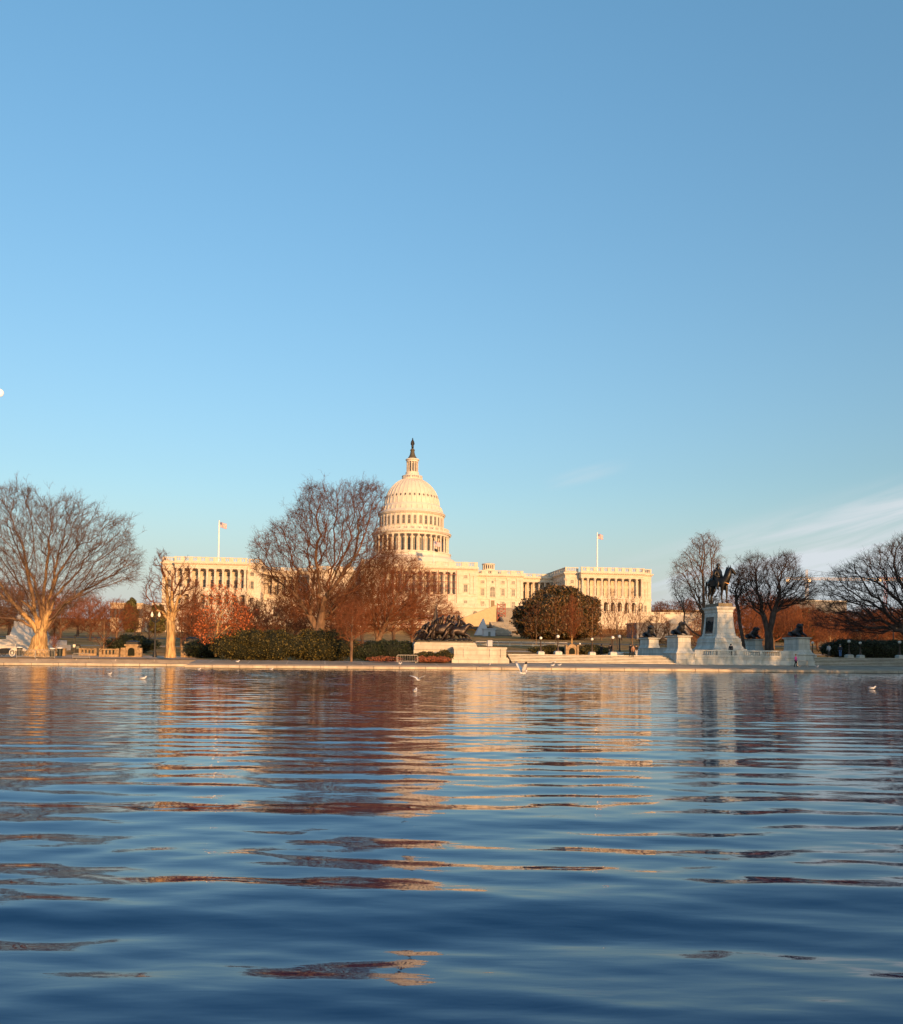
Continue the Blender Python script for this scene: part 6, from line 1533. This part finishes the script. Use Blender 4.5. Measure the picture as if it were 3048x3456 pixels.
# ------------------------------------------------------------------ gulls
GW = mat('gull_white', (.60,.60,.60), .6, .04); GG = mat('gull_grey', (.30,.31,.34), .6, .1); GK = mat('gull_black', (.03,.03,.03), .6)
def gull(X, Y, z, rz, label, pose='float', zb=None, s=1.0):
    p = at(X, Y, z)
    if zb is not None: p.z = zb
    o = thing('gull', label, 'gull', p, rz, 'gulls on and over the pool'); o.scale = (s*.9,)*3
    skin('body', [(0,.22,.10),(0,.08,.09),(0,-.08,.09),(0,-.16,.15),(0,-.19,.22),(0,-.26,.21)], [(0,1),(1,2),(2,3),(3,4),(4,5)], [.03,.075,.085,.05,.045,.012], GW, o, 2)
    if pose == 'float':
        MB().ball((0, .08, .13), .1, 8, 6, (.8, 1.9, .55)).build('wing', GG, o, True); MB().tube([(0,.2,.13),(0,.34,.17)], [.03,.008], 5).build('wing_tip', GK, o, True)
    elif pose == 'stand':
        MB().ball((0, .08, .13), .1, 8, 6, (.8, 1.9, .55)).build('wing', GG, o, True)
        for sx in (-1, 1): MB().tube([(sx*.03, 0, .06), (sx*.03, 0, -.08)], .008, 4).build('leg', mat('gull_leg', (.4,.2,.05), .6), o)
    else:
        up = pose
        for sx in (-1, 1):
            V = []
            for (u, c) in ((0, .11), (.25, .12), (.5, .09), (.75, .05), (.95, .01)):
                ang = up[0] + up[1]*u; x = sx * (.05 + u*.62*math.cos(up[0] if u < .4 else up[1])); zq = .12 + .62*(min(u, .4)*math.sin(up[0]) + max(0, u - .4)*math.sin(up[1]))
                V += [(x, -c + u*.12, zq), (x, c + u*.22, zq - .01)]
            me = MB().add(V, [(2*i, 2*i+2, 2*i+3, 2*i+1) for i in range(4)]).build('wing', GW, o, True)
            m_ = me.modifiers.new('t', 'SOLIDIFY'); m_.thickness = .02
            MB().add([V[-4], V[-3], V[-1], V[-2]], [(0,1,2,3)]).build('wing_tip', GK, me).modifiers.new('t', 'SOLIDIFY').thickness = .03
        MB().add([(-.05,.2,.1),(.05,.2,.1),(.08,.34,.1),(-.08,.34,.1)], [(0,1,2,3)]).build('tail', GW, o).modifiers.new('t', 'SOLIDIFY').thickness = .015
wl = 0.0
gull(370, 2275, 66, 1.2, 'floating gull with dark wing tip in front of the fountain house reflection', 'float', wl)
gull(483, 2290, 56, 1.5, 'floating gull with raised dark tail left of the trunk reflection', 'float', wl, 1.1)
gull(672, 2258, 88, 1.4, 'small white gull floating near the far bank below the red leaved tree', 'float', wl)
gull(916, 2258, 92, 1.6, 'small white gull floating below the big yew hedge', 'float', wl)
gull(1401, 2337, 41, 2.9, 'bright white gull floating alone in the middle of the pool', 'float', wl, 1.1)
gull(2943, 2323, 52, 1.0, 'small white gull floating alone at the far right of the pool', 'float', wl)
gull(1413, 2299, 48, 2.6, 'small gull skimming low above the middle gull', (.9, .2), None, .9)
gull(1766, 2278, 38, 2.2, 'large gull flying with wings raised low over the water', (1.35, 1.0), None, 1.0)
gull(1870, 2238, 75, 1.0, 'grey gull flying low past the steps', (.3, -.1), None, .8)
gull(802, 2226, 104.2, 1.4, 'gull standing on the coping in front of the yew', 'stand', .62, 1.3)
gull(1350, 2232, 103.4, 1.3, 'gull standing on the coping before the steel barrier', 'stand', .60, 1.2)
gull(1652, 2247, 103.2, .4, 'white gull on the coping below the marble platform end', 'stand', .6, 1.3)
gull(1865, 2252, 103, 1.8, 'left gull of the pair standing on the coping below the steps', 'stand', .58, 1.3)
gull(1888, 2249, 104.5, 1.5, 'right gull of the pair standing on the coping below the steps', 'stand', .62, 1.2)
gull(2758, 2250, 106, 2.0, 'white gull on the coping right of the walker in pink', 'stand', .72, 1.2)
def pigeon(X, Y, z, label, zb): 
    p = at(X, Y, z); p.z = zb; o = thing('pigeon', label, 'pigeon', p, 1.0)
    skin('body', [(0,.22,.14),(0,.05,.16),(0,-.1,.2),(0,-.15,.3),(0,-.22,.29)], [(0,1),(1,2),(2,3),(3,4)], [.03,.09,.08,.045,.012], GK, o, 1); MB().tube([(.03,0,.1),(.03,0,0)], .01, 4).tube([(-.03,0,.1),(-.03,0,0)], .01, 4).build('legs', GK, o)
pigeon(2104, 2215, 114.5, 'dark bird on the top step left of the group of visitors', 1.98)
# ------------------------------------------------------------------ buildings in the distance
def far_block(X0_, X1_, Yt, Yb, t, dep, m, name, label, wins=0, cat='building'):
    s0, s1 = stx(X0_, t), stx(X1_, t); sm = (s0+s1)/2; zc = W(sm, t).y; Hh = lambda Y: CAMH + (hor((X0_+X1_)/2) - Y)/FPX*zc
    zb = min(Hh(Yb), ground_z(sm, t)) - 1; o = thing(name, label, cat, W(sm, t, zb), PHI); w_ = (s1-s0)/2; h_ = Hh(Yt) - zb
    MB().box(-w_, w_, 0, dep, 0, h_).build('wall', m, o)
    MB().box(-w_-.4, w_+.4, -.4, dep+.4, h_, h_+.6).build('roof', m, o)
    for i in range(wins):
        q = -w_ + 2*w_*(i+.5)/wins; MB().box(q-.9, q+.9, -.06, .02, h_*.55, h_*.85).build('window', M['glass'], o)
    return o, w_, h_
tanm = stone('tan_stone', (.50,.40,.27), 3, 1, .8, .1); grym = stone('grey_stone', (.20,.20,.21), 3, 1, .8, .1)
far_block(372, 478, 2040, 2100, 345, 20, tanm, 'far_building', 'low golden lit building far behind the left park', 9)
far_block(474, 660, 2092, 2150, 352, 14, M['marble'], 'far_terrace', 'white marble terrace wall left of the left wing foot', 3, 'terrace')
far_block(2236, 2420, 2062, 2150, 520, 25, tanm, 'far_building', 'long golden lit wall low behind the left lions and weeping tree', 12)
far_block(2150, 2330, 2108, 2160, 340, 12, grym, 'far_terrace', 'grey shaded terrace wall behind the leftmost lion', 0, 'terrace')
o, w_, h_ = far_block(2665, 2860, 2032, 2070, 640, 60, grym, 'far_building', 'grey flat building with shallow roof behind the right trees', 11)
MB().lathe([(w_*.9, h_+.6), (w_*.75, h_+2.5), (w_*.4, h_+4.2), (.5, h_+4.8)], 32, 0, 30).build('shallow_dome', M['roofgreen'], o, True)
MB().box(-w_*1.0, w_*1.0, -1.2, -.4, h_+.6, h_+1.4).build('cornice', M['whitem'], o)
# tower cranes
M['crane'] = mat('yellow_white_steel', (.72,.55,.32), .5, .05); M['craneo'] = mat('orange_steel', (.55,.16,.07), .5, .05)
def lattice(b, p, q, wd, n, up=Vector((0,0,1))):
    p, q = Vector(p), Vector(q); d = (q-p).normalized(); u = d.cross(Vector((0,1,0)) if abs(d.y) < .9 else Vector((1,0,0))).normalized()*wd/2; v = d.cross(u).normalized()*wd/2
    cs = [u+v, u-v, -u-v, -u+v]; r = wd*.07
    for c in cs: b.tube([p+c, q+c], r, 4)
    for i in range(n):
        a = p + (q-p)*i/n; e = p + (q-p)*(i+1)/n
        for k_ in range(4): b.tube([a+cs[k_], e+cs[(k_+1) % 4]], r*.6, 3); b.tube([a+cs[k_], a+cs[(k_+1) % 4]], r*.6, 3)
def crane(X, Yt, Yj, z, Xa, Xb, m, label, zb):
    p = at(X, Yj, z); k_ = z/FPX; o = thing('tower_crane', label, 'crane', (p.x, p.y, zb)); h_ = p.z - zb
    b = MB(); lattice(b, (0,0,0), (0,0,h_), 2.2, 16); b.build('mast', m, o)
    b = MB(); lattice(b, (0,0,h_+1), ((Xb-X)*k_,0,h_+1), 1.8, 18); b.build('jib', m, o)
    b = MB(); lattice(b, (0,0,h_+1), ((Xa-X)*k_,0,h_+1), 1.8, 6); b.build('counter_jib', m, o); MB().box((Xa-X)*k_, (Xa-X)*k_+3, -1, 1, h_-2.2, h_+.3).build('counterweight', M['globe'], o)
    top = (Yj - Yt)*k_; b = MB(); lattice(b, (0,0,h_+1), (0,0,h_+top), 1.4, 4); b.build('tower_head', m, o)
    b = MB(); b.tube([(0,0,h_+top), ((Xb-X)*k_*.55,0,h_+2)], .12, 3).tube([(0,0,h_+top), ((Xa-X)*k_*.9,0,h_+2)], .12, 3); b.build('stay', M['black'], o)
    MB().box(.9, 3.2, -1.2, 1.2, h_-1.8, h_+.8).build('cab', M['globe'], o)
crane(2723, 1922, 1957, 800, 2652, 3060, M['crane'], 'pale tower crane with long level jib above the right trees', 8)
crane(2988, 1935, 1955, 900, 2965, 3080, M['craneo'], 'orange tower crane showing through the old oak boughs', 8)
# ------------------------------------------------------------------ moon
mn = bpy.data.materials.new('moon_surface'); mn.use_nodes = True; mn.node_tree.nodes['Principled BSDF'].inputs['Base Color'].default_value = (.9,.9,.88,1); mn.node_tree.nodes['Principled BSDF'].inputs['Roughness'].default_value = 1
p = at(-2, 1326, 9000); d_ = (p - Vector((0,0,CAMH))).length
o = tag(MB().ball((0,0,0), d_ * 13.0 / FPX * .93, 32, 24).build('moon', mn, None, True, p), 'pale daytime moon cut by the left edge of the sky', 'moon')
# ------------------------------------------------------------------ unseen trees added right of the pool to shade the memorial
SA = SUN_AZ - PHI; QS, QT = math.cos(SA), math.sin(SA)      # trees are set across the path of the low sun
for q, t, hh in ((80, 60, 11), (84, 46, 13), (88, 64, 15), (91, 50, 17)):
    s = (q - QT*t)/QS
    o = copy_tree(PR['a']); o.location = W(s, t, .5); o.scale = (hh/12,)*3; tag(o, 'one of the bare trees added out of view to shade the memorial', 'tree', 'shade trees added out of view')
for i, (q, t, hw, Hh_) in enumerate(((94.5, 40, 3, 23), (98, 52, 4, 25), (102, 40, 5, 25), (109, 52, 6, 24), (116, 60, 6, 21), (123, 44, 6, 20), (132, 56, 6, 20), (141, 46, 6, 19), (151, 58, 7, 19))):
    s = (q - QT*t)/QS; p = W(s, t, .5); kk = p.y/FPX
    o = evergreen('shade_evergreen', 'one of the dense evergreens added out of view to shade the memorial', 0, hor(0) - (Hh_ - CAMH + .5)/kk, 0, hw/kk, t, 'leafdark', 5000, 200 + i, .55, .5, s)
    o['group'] = 'shade evergreens added out of view'
